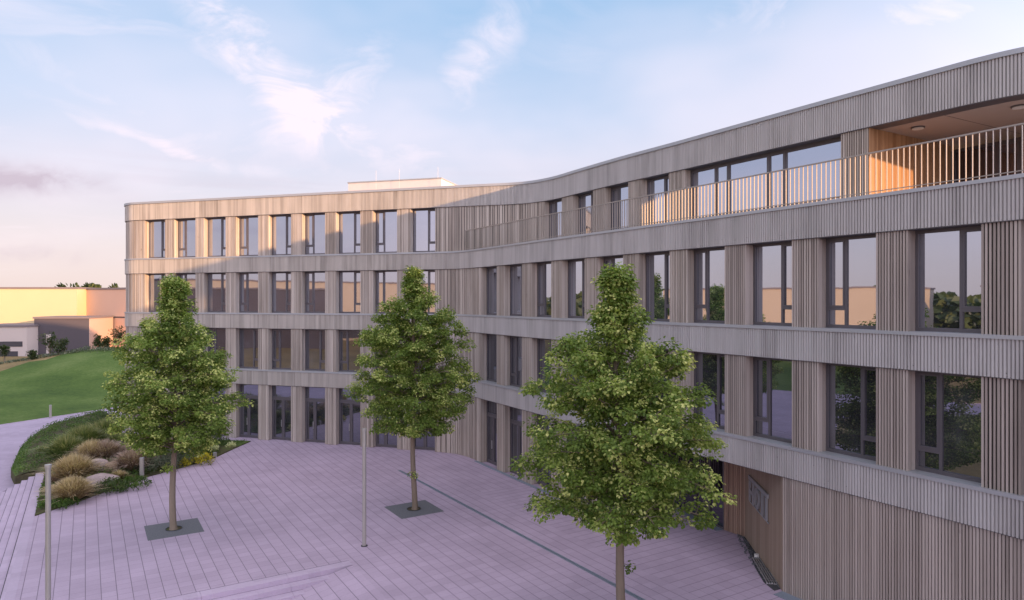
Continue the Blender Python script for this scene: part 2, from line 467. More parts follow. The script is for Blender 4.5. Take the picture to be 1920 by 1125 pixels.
wd = Vector((1, -.305)).normalized(); wi = Vector((-wd.y, wd.x))  # along the left wing / inward
kx = (252 - CX) / F; xa = kx * 39.07 / (1 + .305 * kx); A0 = Vector((xa, 39.07 - .305 * xa)); R0 = 2.1
C0 = A0 + wi * R0
arc = [C0 + (-wi * cos(a) - wd * sin(a)) * R0 for a in [radians(90 - k * 7.5) for k in range(13)]]
start = [arc[0] + wi * 9.5]
wing = [A0 + wd * k for k in (2, 6, 10, 14, 18)]
LOWp = catmull([(-4.6, 40.47), (-3.65, 40.12), (-2.75, 39.35), (-1.88, 38.05), (-.95, 36.45), (0, 34.82), (1.0, 33.10), (1.97, 31.48), (4.25, 27.72),
                (5.86, 25.06), (7.19, 22.96), (8.17, 21.30), (9.15, 19.66), (10.14, 18.0), (10.7, 17.08), (11.18, 16.25), (11.65, 15.42), (12.9, 13.2), (14.6, 10.3), (17.2, 6.0), (20.5, 1.2), (23.5, -5), (24.5, -13), (22, -24), (16, -34)])
UPp = catmull([(-4.6, 40.47), (-3.5, 40.13), (-1.84, 39.64), (0, 39.12), (1.22, 38.42), (2.30, 37.15), (3.29, 35.35), (5.04, 32.2), (6.86, 29.25), (8.1, 27.14), (9.33, 25.05), (10.56, 22.98),
               (11.79, 20.93), (12.42, 19.87), (13.0, 18.95), (13.62, 18.22), (14.5, 17.55), (16, 16.95), (18, 16.75), (22, 17.0), (30, 18)])
LOW = Path(start + arc + wing + LOWp); UP = Path(start + arc + wing + UPp)
back = [(30, -38), (36, -10), (32, 28), (20, 46), (3, 52.5), (-19, 58.5)]

ZT4, ZB4, ZT3, ZB3, ZT2, ZB2, ZRT, ZRB = 11.79, 10.85, 8.10, 7.20, 4.45, 3.57, 15.61, 14.52
TH = .095   # ledge flashing

bld = empty("office_building", (0, 30, 0), "long curved four storey office building clad in grey and brown wood slats", "building")
PITCH = .085


def flutes(mb, path, t0, t1, z0, z1, off, pitch=PITCH, rib=.044, depth=.036, lo=.44, hi=.60, seed=1, joints=True):
    """corrugated timber cladding following the wall: ribs with sloping flanks, one tone per board"""
    rnd = random.Random(seed); n = max(1, int((t1 - t0) / pitch)); p = (t1 - t0) / n
    tone = .5; cnt = 0
    for i in range(n):
        if cnt == 0: tone = rnd.uniform(lo, hi) if t0 + i * p > 33 else rnd.uniform(lo - .12, hi + .14); cnt = rnd.choice((1, 1, 2, 3))
        cnt -= 1
        tn = tone + rnd.uniform(-.05, .05)
        s = t0 + i * p; fl = (p - rib) * .28
        ts = [s, s + fl, s + fl + rib, s + 2 * fl + rib, s + p]; of = [off - depth, off, off, off - depth, off - depth]
        P = [path.pt(min(t, t1), o) for t, o in zip(ts, of)]
        for k in range(4):
            mb.quad((P[k].x, P[k].y, z0), (P[k + 1].x, P[k + 1].y, z0), (P[k + 1].x, P[k + 1].y, z1), (P[k].x, P[k].y, z1), tn if k < 3 else .06)
        # ends of the rib, top and bottom
        for z in (z0, z1): mb.quad(*[(q.x, q.y, z) for q in P[:4]], tn * .8)


def ribbon(mb, path, t0, t1, z0, z1, o0, o1, tone=.5, mi=0, ends=True):
    """solid strip following the curve between offsets o0 (outer) and o1 (inner)"""
    a = path.sub(t0, t1, o0); b = path.sub(t0, t1, o1)
    n = len(a)
    for i in range(n - 1):
        A, B, C, D = a[i], a[i + 1], b[i + 1], b[i]
        v = [(q.x, q.y, z) for z in (z0, z1) for q in (A, B, C, D)]
        mb.add(v, ((0, 1, 5, 4), (2, 3, 7, 6), (4, 5, 6, 7), (3, 2, 1, 0)), tone, mi)
    for i in (0, n - 1):
        mb.quad((a[i].x, a[i].y, z0), (b[i].x, b[i].y, z0), (b[i].x, b[i].y, z1), (a[i].x, a[i].y, z1), tone, mi)


def band(name, path, t0, t1, z0, z1, seed):
    mb = MB(); flutes(mb, path, t0, t1, z0, z1, 0, seed=seed)
    o = mb.build(name, M['fascia'], bld)
    mb = MB(); ribbon(mb, path, t0, t1, z0 + .012, z1 - .012, -.048, -.75, .5); mb.build("floor_edge", M['seam'], bld)
    return o


eL = LOW.L; eU = UP.L
band("cladding_band", LOW, 0, eL, ZB4, ZT4, 11)
band("cladding_band", LOW, 0, eL, ZB3, ZT3, 12)
band("cladding_band", LOW, 0, eL, ZB2, ZT2, 13)
band("roof_fascia", UP, 0, eU, ZRB, ZRT, 14)
# metal ledges and coping
for z in (ZT4, ZT3, ZT2):
    mb = MB(); ribbon(mb, LOW, 0, eL, z, z + TH, .035, -.75); mb.build("window_ledge", M['metal'], bld)
mb = MB(); ribbon(mb, UP, 0, eU, ZRT, ZRT + .14, .05, -.45); mb.build("roof_coping", M['metal'], bld)
# drip edges below the bands
for pth, z, e in ((LOW, ZB4, eL), (LOW, ZB3, eL), (LOW, ZB2, eL), (UP, ZRB, eU)):
    mb = MB(); ribbon(mb, pth, 0, e, z - .018, z - .002, -.012, -.60); mb.build("drip_edge", M['frame'], bld)
# roof and terrace slabs
mb = MB(); mb.prism([tuple(p) for p in UP.sub(0, eU, -.46)] + back[2:], ZRB + .02, ZRT - .03); mb.build("roof_slab", M['gravel'], bld)
mb = MB(); mb.prism([tuple(p) for p in LOW.sub(0, eL, -.76)] + back, ZB4 + .3, ZT4 - .02); mb.build("terrace_floor", M['metal'], bld)
# rear and end faces that close the block
mb = MB()
bp = [tuple(LOW.pt(0.0, -.2))] + back[::-1] + [tuple(LOW.pt(eL, -.2))]
for i in range(len(bp) - 1):
    mb.quad((*bp[i], 0), (*bp[i + 1], 0), (*bp[i + 1], ZT4 if i > 2 else ZRB), (*bp[i], ZT4 if i > 2 else ZRB))
mb.build("rear_wall", M['wood'], bld)


# ---- pillars / wall panels made of vertical boards
def boards(mb, path, t0, t1, z0, z1, off, pitch, rib, depth, seed, lo=.2, hi=.8, side=True, back=.45, coarse=False):
    rnd = random.Random(seed); L = t1 - t0; t = t0
    ribbon(mb, path, t0 + .004, t1 - .004, z0, z1, off - depth, off - back, .15, 1)
    e = .05
    edge = [(t0, t0 + e), (t1 - e, t1)] if side else []
    t = t0 + (e + .012 if side else .0); t_end = t1 - (e + .012 if side else 0)
    rows = list(edge)
    n = max(1, round((t_end - t) / pitch)); p = (t_end - t) / n; i = 0
    while i < n:
        w = 1
        if coarse and rnd.random() < .3: w = 2
        w = min(w, n - i)
        g = (p - rib) * rnd.uniform(.75, 1.2)
        rows.append((t + i * p + g / 2, t + (i + w) * p - g / 2)); i += w
    tone = .5
    for a, b in rows:
        tone = rnd.uniform(lo, hi); dd = off - (rnd.choice((0, 0, .008)) if coarse else 0)
        A, B = path.pt(a, dd), path.pt(b, dd); C, D = path.pt(b, off - depth - .002), path.pt(a, off - depth - .002)
        v = [(q.x, q.y, z) for z in (z0, z1) for q in (A, B, C, D)]
        mb.add(v, ((0, 1, 5, 4), (1, 2, 6, 5), (3, 0, 4, 7), (4, 5, 6, 7), (3, 2, 1, 0)), tone)
    if side:   # boards lining the reveals
        for tt, s_ in ((t0, -1), (t1, 1)):
            nn = 3
            for k in range(nn):
                o0 = off - depth - (back - depth) * k / nn - .004; o1 = off - depth - (back - depth) * (k + 1) / nn + .006
                A, B = path.pt(tt, o0), path.pt(tt, o1); C, D = path.pt(tt - s_ * .02, o1), path.pt(tt - s_ * .02, o0)
                tn = rnd.uniform(lo, hi)
                v = [(q.x, q.y, z) for z in (z0, z1) for q in (A, B, C, D)]
                mb.add(v, ((0, 1, 5, 4), (1, 2, 6, 5), (3, 0, 4, 7), (4, 5, 6, 7), (3, 2, 1, 0)), tn)


seedc = [100]


def pillar(path, t0, t1, z0, z1, mat='wood', pitch=.083, rib=.048, coarse=False, name="pillar", off=-.06):
    seedc[0] += 1; mb = MB()
    boards(mb, path, t0, t1, z0, z1, off, pitch, rib, .035, seedc[0], coarse=coarse, back=.52)
    return mb.build(name, [M[mat], M['dark']], bld)


def window(path, t0, t1, z0, z1, kind, rec=.42, flip=False, mat='glass'):
    """kind: 'sash' (wide light + narrow light with a low fixed pane), 'door', 'two', 'ribbon'"""
    P = path.pt(t0, -rec); Q = path.pt(t1, -rec); d = Q - P; W = d.length; ux = d.normalized(); n = Vector((ux.y, -ux.x))
    fr = MB(); gl = MB()
    fw = .07; dp = .09

    def bar(a, b, za, zb, o=0.0, dpt=dp):
        q = P + ux * a + n * o
        fr.obox((q.x, q.y, za), b - a, -dpt, zb - za, ux, n)

    def pane(a, b, za, zb, o=-.045):
        q = P + ux * a + n * o
        gl.obox((q.x, q.y, za), b - a, -.024, zb - za, ux, n)
    # outer frame
    bar(0, W, z0, z0 + fw + .03, .0); bar(0, W, z1 - fw - .03, z1, .0); bar(0, fw, z0 + fw + .03, z1 - fw - .03); bar(W - fw, W, z0 + fw + .03, z1 - fw - .03)
    a, b = fw, W - fw; za, zb = z0 + fw + .03, z1 - fw - .03
    mw = .075
    if kind == 'ribbon':
        xs = [a] + [W * f for f in (.195, .285, .555, .655)] + [b]
        for i, x in enumerate(xs[1:-1]): bar(x - mw / 2, x + mw / 2, za, zb)
        for i in range(len(xs) - 1):
            l = xs[i] + (mw / 2 if i else 0); r = xs[i + 1] - (mw / 2 if i < len(xs) - 2 else 0)
            bar(l, r, za + .001, za + .05, -.012); bar(l, r, zb - .05, zb - .001, -.012); bar(l, l + .045, za + .05, zb - .05, -.012); bar(r - .045, r, za + .05, zb - .05, -.012)
            pane(l + .045, r - .045, za + .05, zb - .05)
    else:
        f = .64 if not flip else .36
        if kind == 'door': f = .5 if not flip else .42
        top = zb
        if kind == 'door':
            ztr = z0 + 2.62
            bar(a, b, ztr, ztr + .15); pane(a, b, ztr + .15, zb); top = ztr
        mx = W * f
        bar(mx - mw / 2, mx + mw / 2, za, top)
        cells = [(a, mx - mw / 2, flip), (mx + mw / 2, b, not flip)]
        for (l, r, sash) in cells:
            if sash or kind == 'door':
                e = .05 if kind == 'sash' else .06
                zs = za
                if kind == 'sash':
                    zs = za + .42
                    bar(l, r, zs, zs + .09, .004); pane(l, r, za, zs); zs += .09
                bar(l + .001, l + e, zs, top - .001, .012); bar(r - e, r - .001, zs, top - .001, .012); bar(l + e, r - e, zs, zs + e, .012); bar(l + e, r - e, top - e, top - .001, .012)
                pane(l + e, r - e, zs + e, top - e)
            else:
                pane(l, r, za, top)
    w = fr.build("door" if kind == 'door' else "window", M['frame'], bld)
    g = MB(); g.v, g.f, g.t, g.m = gl.v, gl.f, gl.t, gl.m
    po = g.build("pane", M[mat], None); po.parent = w; po.location = (0, 0, 0)
    if kind == 'door' and not (t0 > 40):
        h = MB(); q = P + ux * (W * f - .11) + n * .012; h.obox((q.x, q.y, z0 + .85), .03, .05, .45, ux, n); q2 = h.build("handle", M['galv'], None); q2.parent = w; q2.location = (0, 0, 0)
    return w


# columns of the left wing (edges of the openings, read on the cladding line)
LW = [(270, 308), (325, 365), (381, 421.9), (440.8, 482.7), (502.1, 544.5), (565, 608.5), (628.8, 674.7), (698, 743.5), (768.5, 814.7)]
RW = [(900.3, 929.6), (943.5, 976.7), (994, 1031.5), (1050.9, 1094), (1117.3, 1166), (1195.5, 1253.3), (1286, 1356.5), (1396, 1482.3), (1532, 1640), (1699.7, 1837.3)]
RW4 = [(1019.5, 1051.6), (1072.4, 1110), (1132.5, 1176), (1200.8, 1252)]
lw = [(LOW.px(a), LOW.px(b)) for a, b in LW]
rw = [(LOW.px(a), LOW.px(b)) for a, b in RW]
t_p = LOW.px(1911.5)
rw += [(t_p + k * 2.35, t_p + 1.55 + k * 2.35) for k in range(7)]
floors = [(ZT3 + TH, ZB4 - .02), (ZT2 + TH, ZB3 - .02)]
# left end of the wing
for fi, (z0, z1) in enumerate([(ZT4 + TH, ZRB - .02)] + floors + [(0.01, ZB2 - .02)]):
    mb = MB(); boards(mb, LOW, 0.0, lw[0][0], z0, z1, -.06, .1, .06, .03, 900 + fi, coarse=True, side=True, back=.5); mb.build("wall_panel", [M['wood'], M['dark']], bld)
    for k, (a, b) in enumerate(lw):
        window(LOW, a, b, z0 - .001, z1 + .018, 'door' if fi == 3 else 'sash', flip=(k % 2 == 1) ^ (fi == 2), mat='glass' if fi < 2 else 'glass_low')
        if k < len(lw) - 1: pillar(LOW, b, lw[k + 1][0], z0, z1, coarse=True, pitch=.075, rib=.052)
    if fi in (1, 2, 3):
        # solid slatted wall round the inner bend
        mb = MB(); boards(mb, LOW, lw[-1][1], rw[0][0], z0, z1, -.06, .105 if fi < 3 else .16, .062 if fi < 3 else .10, .03 if fi < 3 else .06, 950 + fi, coarse=True, back=.5)
        mb.build("wall_panel", [M['wood'], M['dark']], bld)
# right wing, second and third storey
for fi, (z0, z1) in enumerate(floors):
    for k, (a, b) in enumerate(rw):
        window(LOW, a, b, z0 - .001, z1 + .018, 'sash', flip=(k % 2 == 1) ^ (fi == 0 and k != 0), mat='glass' if fi == 0 else 'glass_low')
        if k < len(rw) - 1: pillar(LOW, b, rw[k + 1][0], z0, z1, mat='wood_red' if k > 5 else 'wood')
mb = MB(); ribbon(mb, LOW, rw[-1][1] + .02, eL - .1, .01, ZB4 - .02, -.4, -.6); mb.build("wall_panel", M['wood'], bld)
# right wing, ground floor before the entrance
for k in range(4):
    a, b = rw[k]; window(LOW, a, b, 0.01, ZB2 - .002, 'door', flip=k % 2 == 0, mat='glass_low')
    pillar(LOW, b, rw[k + 1][0] if k < 3 else b + .55, 0.01, ZB2 - .02)
# top storey, right part (set back behind the terrace)
tz0, tz1 = ZT4 + TH, ZRB - .02
up4 = [(UP.px(a), UP.px(b)) for a, b in RW4]
uA = UP.px(815.2)
mb = MB(); boards(mb, UP, uA, up4[0][0], tz0, tz1, -.06, .10, .06, .03, 971, coarse=True, back=.5); mb.build("wall_panel", [M['wood'], M['dark']], bld)
for k, (a, b) in enumerate(up4):
    window(UP, a, b, tz0, tz1 + .018, 'two', flip=k % 2 == 0)
    pillar(UP, b, up4[k + 1][0] if k < 3 else UP.px(1281.3), tz0, tz1, coarse=False)
tR0, tR1, tR2 = UP.px(1281.3), UP.px(1574.5), UP.px(1625.3)
window(UP, tR0, tR1, tz0, tz1 + .018, 'ribbon')
pillar(UP, tR1, tR2, tz0, tz1)


def wall_line(p, q, z0, z1, mat, pitch, rib, depth, seed, name="wall_panel", coarse=False, lo=.2, hi=.8, parent=None, back=.2):
    ph = Path([p, Vector(p).lerp(Vector(q), .5), q]); mb = MB()
    boards(mb, ph, 0, ph.L, z0, z1, 0, pitch, rib, depth, seed, lo, hi, side=False, back=back, coarse=coarse)
    return mb.build(name, [M[mat], M['dark']], parent or bld)


# loggia: side wall, rear wall, glazed door, soffit, lamps
cN = -UP.nrm(tR2); c0 = UP.pt(tR2 + .03, -.075); c1 = c0 + cN * 4.95; c2 = Vector((16.1, 23.3)); c3 = Vector((17.95, 19.75)); c4 = Vector((21.5, 17.9))
wall_line(c0, c1, tz0, tz1 + .02, 'warm', .07, .058, .012, 31, back=.025)
gp = Path([c1, Vector((15.75, 23.95)), Vector((16.62, 22.3))])
window(gp, 0.05, gp.L, tz0, tz1 - .15, 'two', rec=.05, mat='glass_dark')
wall_line(Vector((16.62, 22.3)), c3, tz0, tz1 + .02, 'warm', .11, .07, .04, 33)
wall_line(c3, Vector((22.5, 19.2)), tz0, tz1 + .02, 'warm', .11, .07, .04, 34)
mb = MB(); sof = [tuple(p) for p in UP.sub(tR2, eU - 2, -.05)] + [(26, 24), (19, 25.5), (15.9, 25.2), tuple(c1)]
mb.prism(sof, ZRB - .012, ZRB + .01); mb.build("soffit", M['soffit'], bld)
# joint in the soffit boards
j0 = Vector((12.31, 19.98)); j1 = Vector((16.9, 22.6)); jd = (j1 - j0).normalized(); mb = MB()
mb.obox((j0.x, j0.y, ZRB - .016), (j1 - j0).length, .015, .01, jd, Vector((-jd.y, jd.x))); mb.build("soffit_joint", M['seam'], bld)


def soffit_px(px, py): return G(px, py, ZRB)


for px, py in ((1721, 237.5), (1911, 197.5), (1777, 257)):
    c = soffit_px(px, py); r = .17 if py < 250 else .05; mb = MB()
    mb.cyl((c.x, c.y), r + .03, r + .03, ZRB - .05, ZRB - .013, 24); o = mb.build("ceiling_light", M['frame'], bld)
    mb = MB(); mb.cyl((c.x, c.y), r, r * .96, ZRB - .075, ZRB - .051, 24); l = mb.build("lamp_cover", M['lamp_glass'], None); l.parent = o

# railing along the terrace edge
rail = MB(); r0 = LOW.px(871.5); r1 = LOW.px(1919) + 1.2
ribbon(rail, LOW, r0, r1, 13.01, 13.045, -.03, -.09)
railing = rail.build("railing", M['steel'], bld)
rb = MB(); ribbon(rb, LOW, r0, r1, ZT4 + TH + .07, ZT4 + TH + .09, -.05, -.07); rb = rb.build('bottom_rail', M['steel'], None); rb.parent = railing; rb.location = (0, 0, 0)
t = r0; bal = []
while t < r1: bal.append(t); t += .15
t_end = LOW.px(1919)


def baluster(mb, t):
    p = LOW.pt(t, -.035); n = -LOW.nrm(t); u = Vector((-n.y, n.x)); q = p - u * .006
    mb.obox((q.x, q.y, ZT4 + TH), .010, .042, 13.008 - ZT4 - TH, u, n)


shown = [t for t in bal if t <= t_end][-100:]
sset = set(shown)
for t in shown:
    mb = MB(); baluster(mb, t); b_ = mb.build("baluster", M['steel'], None); b_.parent = railing; b_.location = (0, 0, 0)
mb = MB()
for t in bal:
    if t not in sset: baluster(mb, t)
b_ = mb.build("balusters", M['steel'], None); b_.parent = railing; b_.location = (0, 0, 0); b_["kind"] = "stuff"

# ground floor entrance recess and slatted bulge
g1 = Vector(G(1355.6, 993.4).xy); g2 = Vector(G(1397, 1007.6).xy); g3 = LOW.pt(LOW.px(1465), -.05)
gl0 = Vector(G(1265, 950).xy); gdir = (gl0 - g1).normalized(); gl00 = g1 + gdir * 7.2
wall_line(g1, g2, 0.01, ZB2 - .02, 'warm2', .085, .06, .045, 41, lo=.1, hi=.7)
wall_line(g2, g3, 0.01, ZB2 - .02, 'tan', .10, .094, .006, 42, lo=.3, hi=.7)
ee = rw[3][1] + .55
wall_line(LOW.pt(ee, -.06), gl00, 0.01, ZB2 - .02, 'wood', .1, .06, .04, 43)
# curtain wall
cw = MB(); cg = MB(); L = (g1 - gl00).length; du = -gdir; dn = Vector((du.y, -du.x)); nb = 8
for i in range(nb + 1):
    q = gl00 + du * (L * i / nb); cw.obox((q.x, q.y, .01), .05, -.12, ZB2 - .02, du, dn)
for z in (.01, 2.75, ZB2 - .09):
    q = gl00 + du * .05 - dn * .01; cw.obox((q.x, q.y, z), L - .05, -.1, .07, du, dn)
q = gl00 + du * .05 - dn * .06; cg.obox((q.x, q.y, .05), L - .05, -.02, ZB2 - .1, du, dn)
o = cw.build("entrance_glazing", M['frame'], bld); pg = cg.build("pane", M['glass_dark'], None); pg.parent = o; pg.location = (0, 0, 0)
mb = MB(); boards(mb, LOW, LOW.px(1465), eL - .5, 0.01, ZB2 - .02, -.05, .079, .052, .042, 44, lo=.25, hi=.72, side=False, back=.3)
mb.build("wall_panel", [M['wood_red'], M['dark']], bld)
# soffit of the recess
mb = MB(); rs = [tuple(p) for p in LOW.sub(ee - .3, LOW.px(1470), -.3)] + [tuple(g2 + Vector((.3, 0))), tuple(g1 + Vector((.4, .2))), tuple(gl00 + Vector((.3, .3)))]
mb.prism(rs, ZB2 - .017, ZB2 + .02); mb.build("soffit", M['soffit'], bld)

mb = MB(); mb.box(19.5, 27, -12, 4.5, .01, 17.0); mb.build('unseen_sun_block', M['wood'], bld)  # added volume out of view, keeping the sun off the left tree
# rooftop plant room
pr = MB(); a = Vector(((653 - CX) / F * 48.2, 48.2)); b = Vector(((827 - CX) / F * 46.3, 46.3))
dd = (b - a).normalized(); ni = Vector((-dd.y, dd.x)); Lp = (b - a).length
pr.obox((a.x, a.y, ZRT - .2), Lp, 4.6, 17.22 + .25 - ZRT, dd, ni)
o = pr.build("plant_room", M['white'], bld)
mb = MB(); q = a - dd * .05 - ni * .05; mb.obox((q.x, q.y, 17.275), Lp + .1, 4.7, .07, dd, ni); c = mb.build("coping", M['metal'], None); c.parent = o; c.location = (0, 0, 0)
for f in (.33, .58, .985):
    q = a + dd * Lp * f - ni * .3; mb = MB(); mb.cyl((q.x, q.y), .012, .008, ZRT - .1, 18.0, 8); mb.build("lightning_rod", M['white'], bld)
# small vents and seams on the bands for life
mb = MB()
rnd = random.Random(5)
for k in range(46):
    t = rnd.uniform(LOW.px(1250), LOW.px(1915)); z = rnd.choice((ZB2 + rnd.uniform(.08, .22), ZB2 + rnd.uniform(.1, .6), ZB3 + rnd.uniform(.06, .14), ZT3 - rnd.uniform(.06, .14), ZB4 + rnd.uniform(.1, .2)))
    p = LOW.pt(t, .004); n = LOW.nrm(t); u = Vector((-n.y, n.x)); r = rnd.uniform(.007, .016)
    mb.obox((p.x, p.y, z), r, -.006, r * 1.2, u, n)
mb.build("cladding_fixings", M['seam'], bld)

# ------------------------------------------------------------------ sign on the entrance wall
sd_ = (g3 - g2).normalized(); sn = Vector((sd_.y, -sd_.x))
ls = (g3 - g2).length
sign = empty("entrance_sign", (*(g2 + sd_ * ls * .2), 2.2), "raised metal letters under a bar on the tan boarded wall beside the entrance", "sign")


def sbar(a, b, z0, z1, name=None, mb=None, o=.015, d=.055):
    own = mb is None
    if own: mb = MB()
    q = g2 + sd_ * a + sn * o
    mb.obox((q.x, q.y, z0), b - a, d, z1 - z0, sd_, sn)
    if own: mb.build(name, M['metal'], sign)
    return mb


def wall_t(px):   # where sight line px meets the sign wall
    k = (px - CX) / F; p = g2; d = sd_
    return (k * p.y - p.x) / (d.x - k * d.y)


sa, sb = wall_t(1406.5), wall_t(1442.5)
zt, zb_ = 2.58, 1.68
sl_ = sb - sa
sbar(sa, sb, zt - .14, zt, "sign_bar")
letters = MB()
x = sa + sl_ * .03
w1 = sl_ * .25
mb = MB()
for a_, b_, c_, d_ in ((0, .24, 0, 1), (.76, 1, 0, 1), (.24, .76, .40, .58)):
    sbar(x + w1 * a_, x + w1 * b_, zb_ + (zt - .16 - zb_) * c_, zb_ + (zt - .16 - zb_) * d_, mb=mb)
mb.build("letter", M['metal'], sign)
# O
mb = MB(); cx_, rx, rz = x + sl_ * .43, sl_ * .125, (zt - .16 - zb_) / 2; cz = zb_ + rz; n_ = 28
for i in range(n_):
    a1, a2 = 2 * pi * i / n_, 2 * pi * (i + 1) / n_
    def pp(a, k, o): q = g2 + sd_ * (cx_ + cos(a) * rx * k) + sn * o; return (q.x, q.y, cz + sin(a) * (rz if k == 1 else rz - .13))
    v = [pp(a1, 1, .015), pp(a2, 1, .015), pp(a2, .5, .015), pp(a1, .5, .015), pp(a1, 1, .07), pp(a2, 1, .07), pp(a2, .5, .07), pp(a1, .5, .07)]
    mb.add(v, ((0, 1, 2, 3), (7, 6, 5, 4), (0, 4, 5, 1), (2, 6, 7, 3), (1, 5, 6, 2), (3, 7, 4, 0)))
mb.build("letter", M['metal'], sign)
for f in (.66, .85): sbar(x + sl_ * f, x + sl_ * (f + .075), zb_, zt - .16, "letter")
mb = MB(); sbar(sa, sb, zb_ - .07, zb_ - .03, "sign_rail", o=.012, d=.03)


# ------------------------------------------------------------------ ground, paving, steps
def sstep(a, b, x):
    t = min(max((x - a) / (b - a), 0), 1); return t * t * (3 - 2 * t)


def terrain(x, y):
    d = (x + 40) * -.913 + (y - 53.3) * .408; t = (x + 40) * .408 + (y - 53.3) * .913
    A = min(max(1.45 + .20 * (t - 13), 1.1), 3.7)
    z = -.80
    up = sstep(-.2, 21, d)
    z += A * up
    dn = sstep(23, 46, d)
    z = z * (1 - dn) + .45 * dn
    far = sstep(110, 400, sqrt(x * x + y * y)); z += far * 1.5
    if d < 0 and y > 56: z += 0
    z += (mnoise.noise(Vector((x * .05, y * .05, 0))) * .18) * up
    return z


def axis(lo, hi, a, b, fine, coarse_n):
    xs = list(np.arange(a, b + .01, fine)); f = 1.0
    x = a
    st = fine
    left = []
    while x > lo: st *= 1.35; x -= st; left.append(max(x, lo))
    x = b; st = fine; right = []
    while x < hi: st *= 1.35; x += st; right.append(min(x, hi))
    return left[::-1] + xs + right


xs = axis(-3500, 3500, -120, 10, 2.0, 0); ys = axis(-3500, 3500, -40, 150, 2.0, 0)
mb = MB(); nx = len(xs)
vv = [(x, y, terrain(x, y)) for y in ys for x in xs]
ff = [(j * nx + i, j * nx + i + 1, (j + 1) * nx + i + 1, (j + 1) * nx + i) for j in range(len(ys) - 1) for i in range(nx - 1)]
mi = []
for f in ff:
    cx = sum(vv[k][0] for k in f) / 4; cy = sum(vv[k][1] for k in f) / 4
    d = (cx + 40) * -.913 + (cy - 53.3) * .408
    mi.append(0 if -8 < d < 27 and cy > 20 else 1)
mb.v = vv; mb.f = ff; mb.t = [.5] * len(ff); mb.m = mi
g = mb.build("ground", [M['meadow'], M['dry']], shade=True); tag(g, None, None, kind="structure")

# plaza slab
nos = -2.2
bedR = [G(470, 828), G(436, 843), G(400, 860), G(335, 879), G(275, 895), G(210, 918), G(150, 940), G(82, 962)]
pl = [uv(-43.3, nos)[:2], uv(-24.0, nos)[:2], uv(-23.02, nos)[:2], uv(-23.02, 7.7)[:2], uv(-21.5, 7.7)[:2], uv(15, 7.7)[:2], (60, -20), (60, 50), (0, 50), (-27, 50), (-28.6, 47.0),
      (-24, 45.6), (-17.8, 43.6), (-18.2, 39), (-19.6, 35), (-20.6, 30.5), (-21, 31)]
pl = [uv(-34.6, nos)[:2], uv(-25.2, nos)[:2], uv(-23.02, nos)[:2], uv(-23.02, 7.7)[:2], uv(15, 7.7)[:2], (60, -20), (60, 50), (0, 50), (-27, 50), (-28.9, 47.0),
      (-24, 45.4), (-17.9, 43.3), (-18.1, 38.8), (-19.5, 34.7), (-20.4, 30.4)]
mb = MB(); mb.prism(pl, -.9, 0.0); g = mb.build("plaza", M['paving']); tag(g, None, None, kind="structure")
# sloping lower court in front of the sitting steps
mb = MB()
a_ = [uv(-21.9, nos, -.48), uv(-21.9, 5.0, -.48), uv(15, 5.0, -.48), uv(15, nos, -.48)]
mb.quad(*a_)
mb.quad(uv(-22.55, 5.0, -.48), uv(-22.55, 7.72, 0.002), uv(15, 7.72, .002), uv(15, 5.0, -.48)); mb.quad(uv(-22.6, nos, -.48), uv(-22.6, 5, -.48), uv(-21.9, 5, -.48), uv(-21.9, nos, -.48))
g = mb.build("lower_court", M['paving']); tag(g, None, None, kind="structure")
# sitting steps, three long stone treads
st = empty("sitting_steps", uv(-22.6, 4, -.48), "low flight of long pale purple stone steps crossing the paving in the foreground", "steps")
for k, (ua, ub, zt_) in enumerate(((-23.02, -22.60, .003), (-22.60, -22.24, -.155), (-22.24, -21.88, -.315))):
    v_end = (7.72, 7.15, 6.2)[k]
    v = nos
    while v < v_end - .1:
        w = min(2.6, v_end - v); mb = MB() if v == nos else mb
        o_ = uv(ua, v, -.7); mb.obox(o_, ub - ua, w - .008, zt_ + .7, U, V); v += w
    mb.build("step", M['stone'], st)
    mb = MB(); mb.obox(uv(ua - .006, nos, zt_ - .01), .012, v_end - nos, .013, U, V); mb.build("joint", M['seam'], st)
# flight down to the lower path on the left
st = empty("side_steps", uv(-36, -3, -.75), "flight of bluish stone steps going down on the far left beside the planting bed", "steps")
for k in range(5):
    va = nos - .3 * (k + 1); mb = MB()
    ztop = -.15 * (k + 1) if k < 5 else 0
    u_ = -43.3
    while u_ < -25.4:
        w = min(3.0, -25.4 - u_); o_ = uv(u_, va, -.95); mb.obox(o_, w - .008, .3, ztop + .95 + .0, U, V); u_ += w
    mb.build("step", M['stone'], st)
    mb = MB(); mb.obox(uv(-43.28, va + .004, ztop - .01), 17.85, .014, .012, U, V); mb.build("nosing_strip", M['seam'], st)
mb = MB(); mb.obox(uv(-43.28, nos + .006, -.01), 17.85, .022, .016, U, V); mb.build("nosing_strip", M['seam'], st)
mb = MB(); o_ = uv(-43.3, nos, -.95); mb.obox(o_, 18.0, .40, .953, U, V); mb.build("landing_edge", M['stone'], st)
mb = MB(); o_ = uv(-25.4, nos - 1.6, -.95); mb.obox(o_, .35, 1.6, .97, U, V); mb.build("cheek_wall", M['stone'], st)

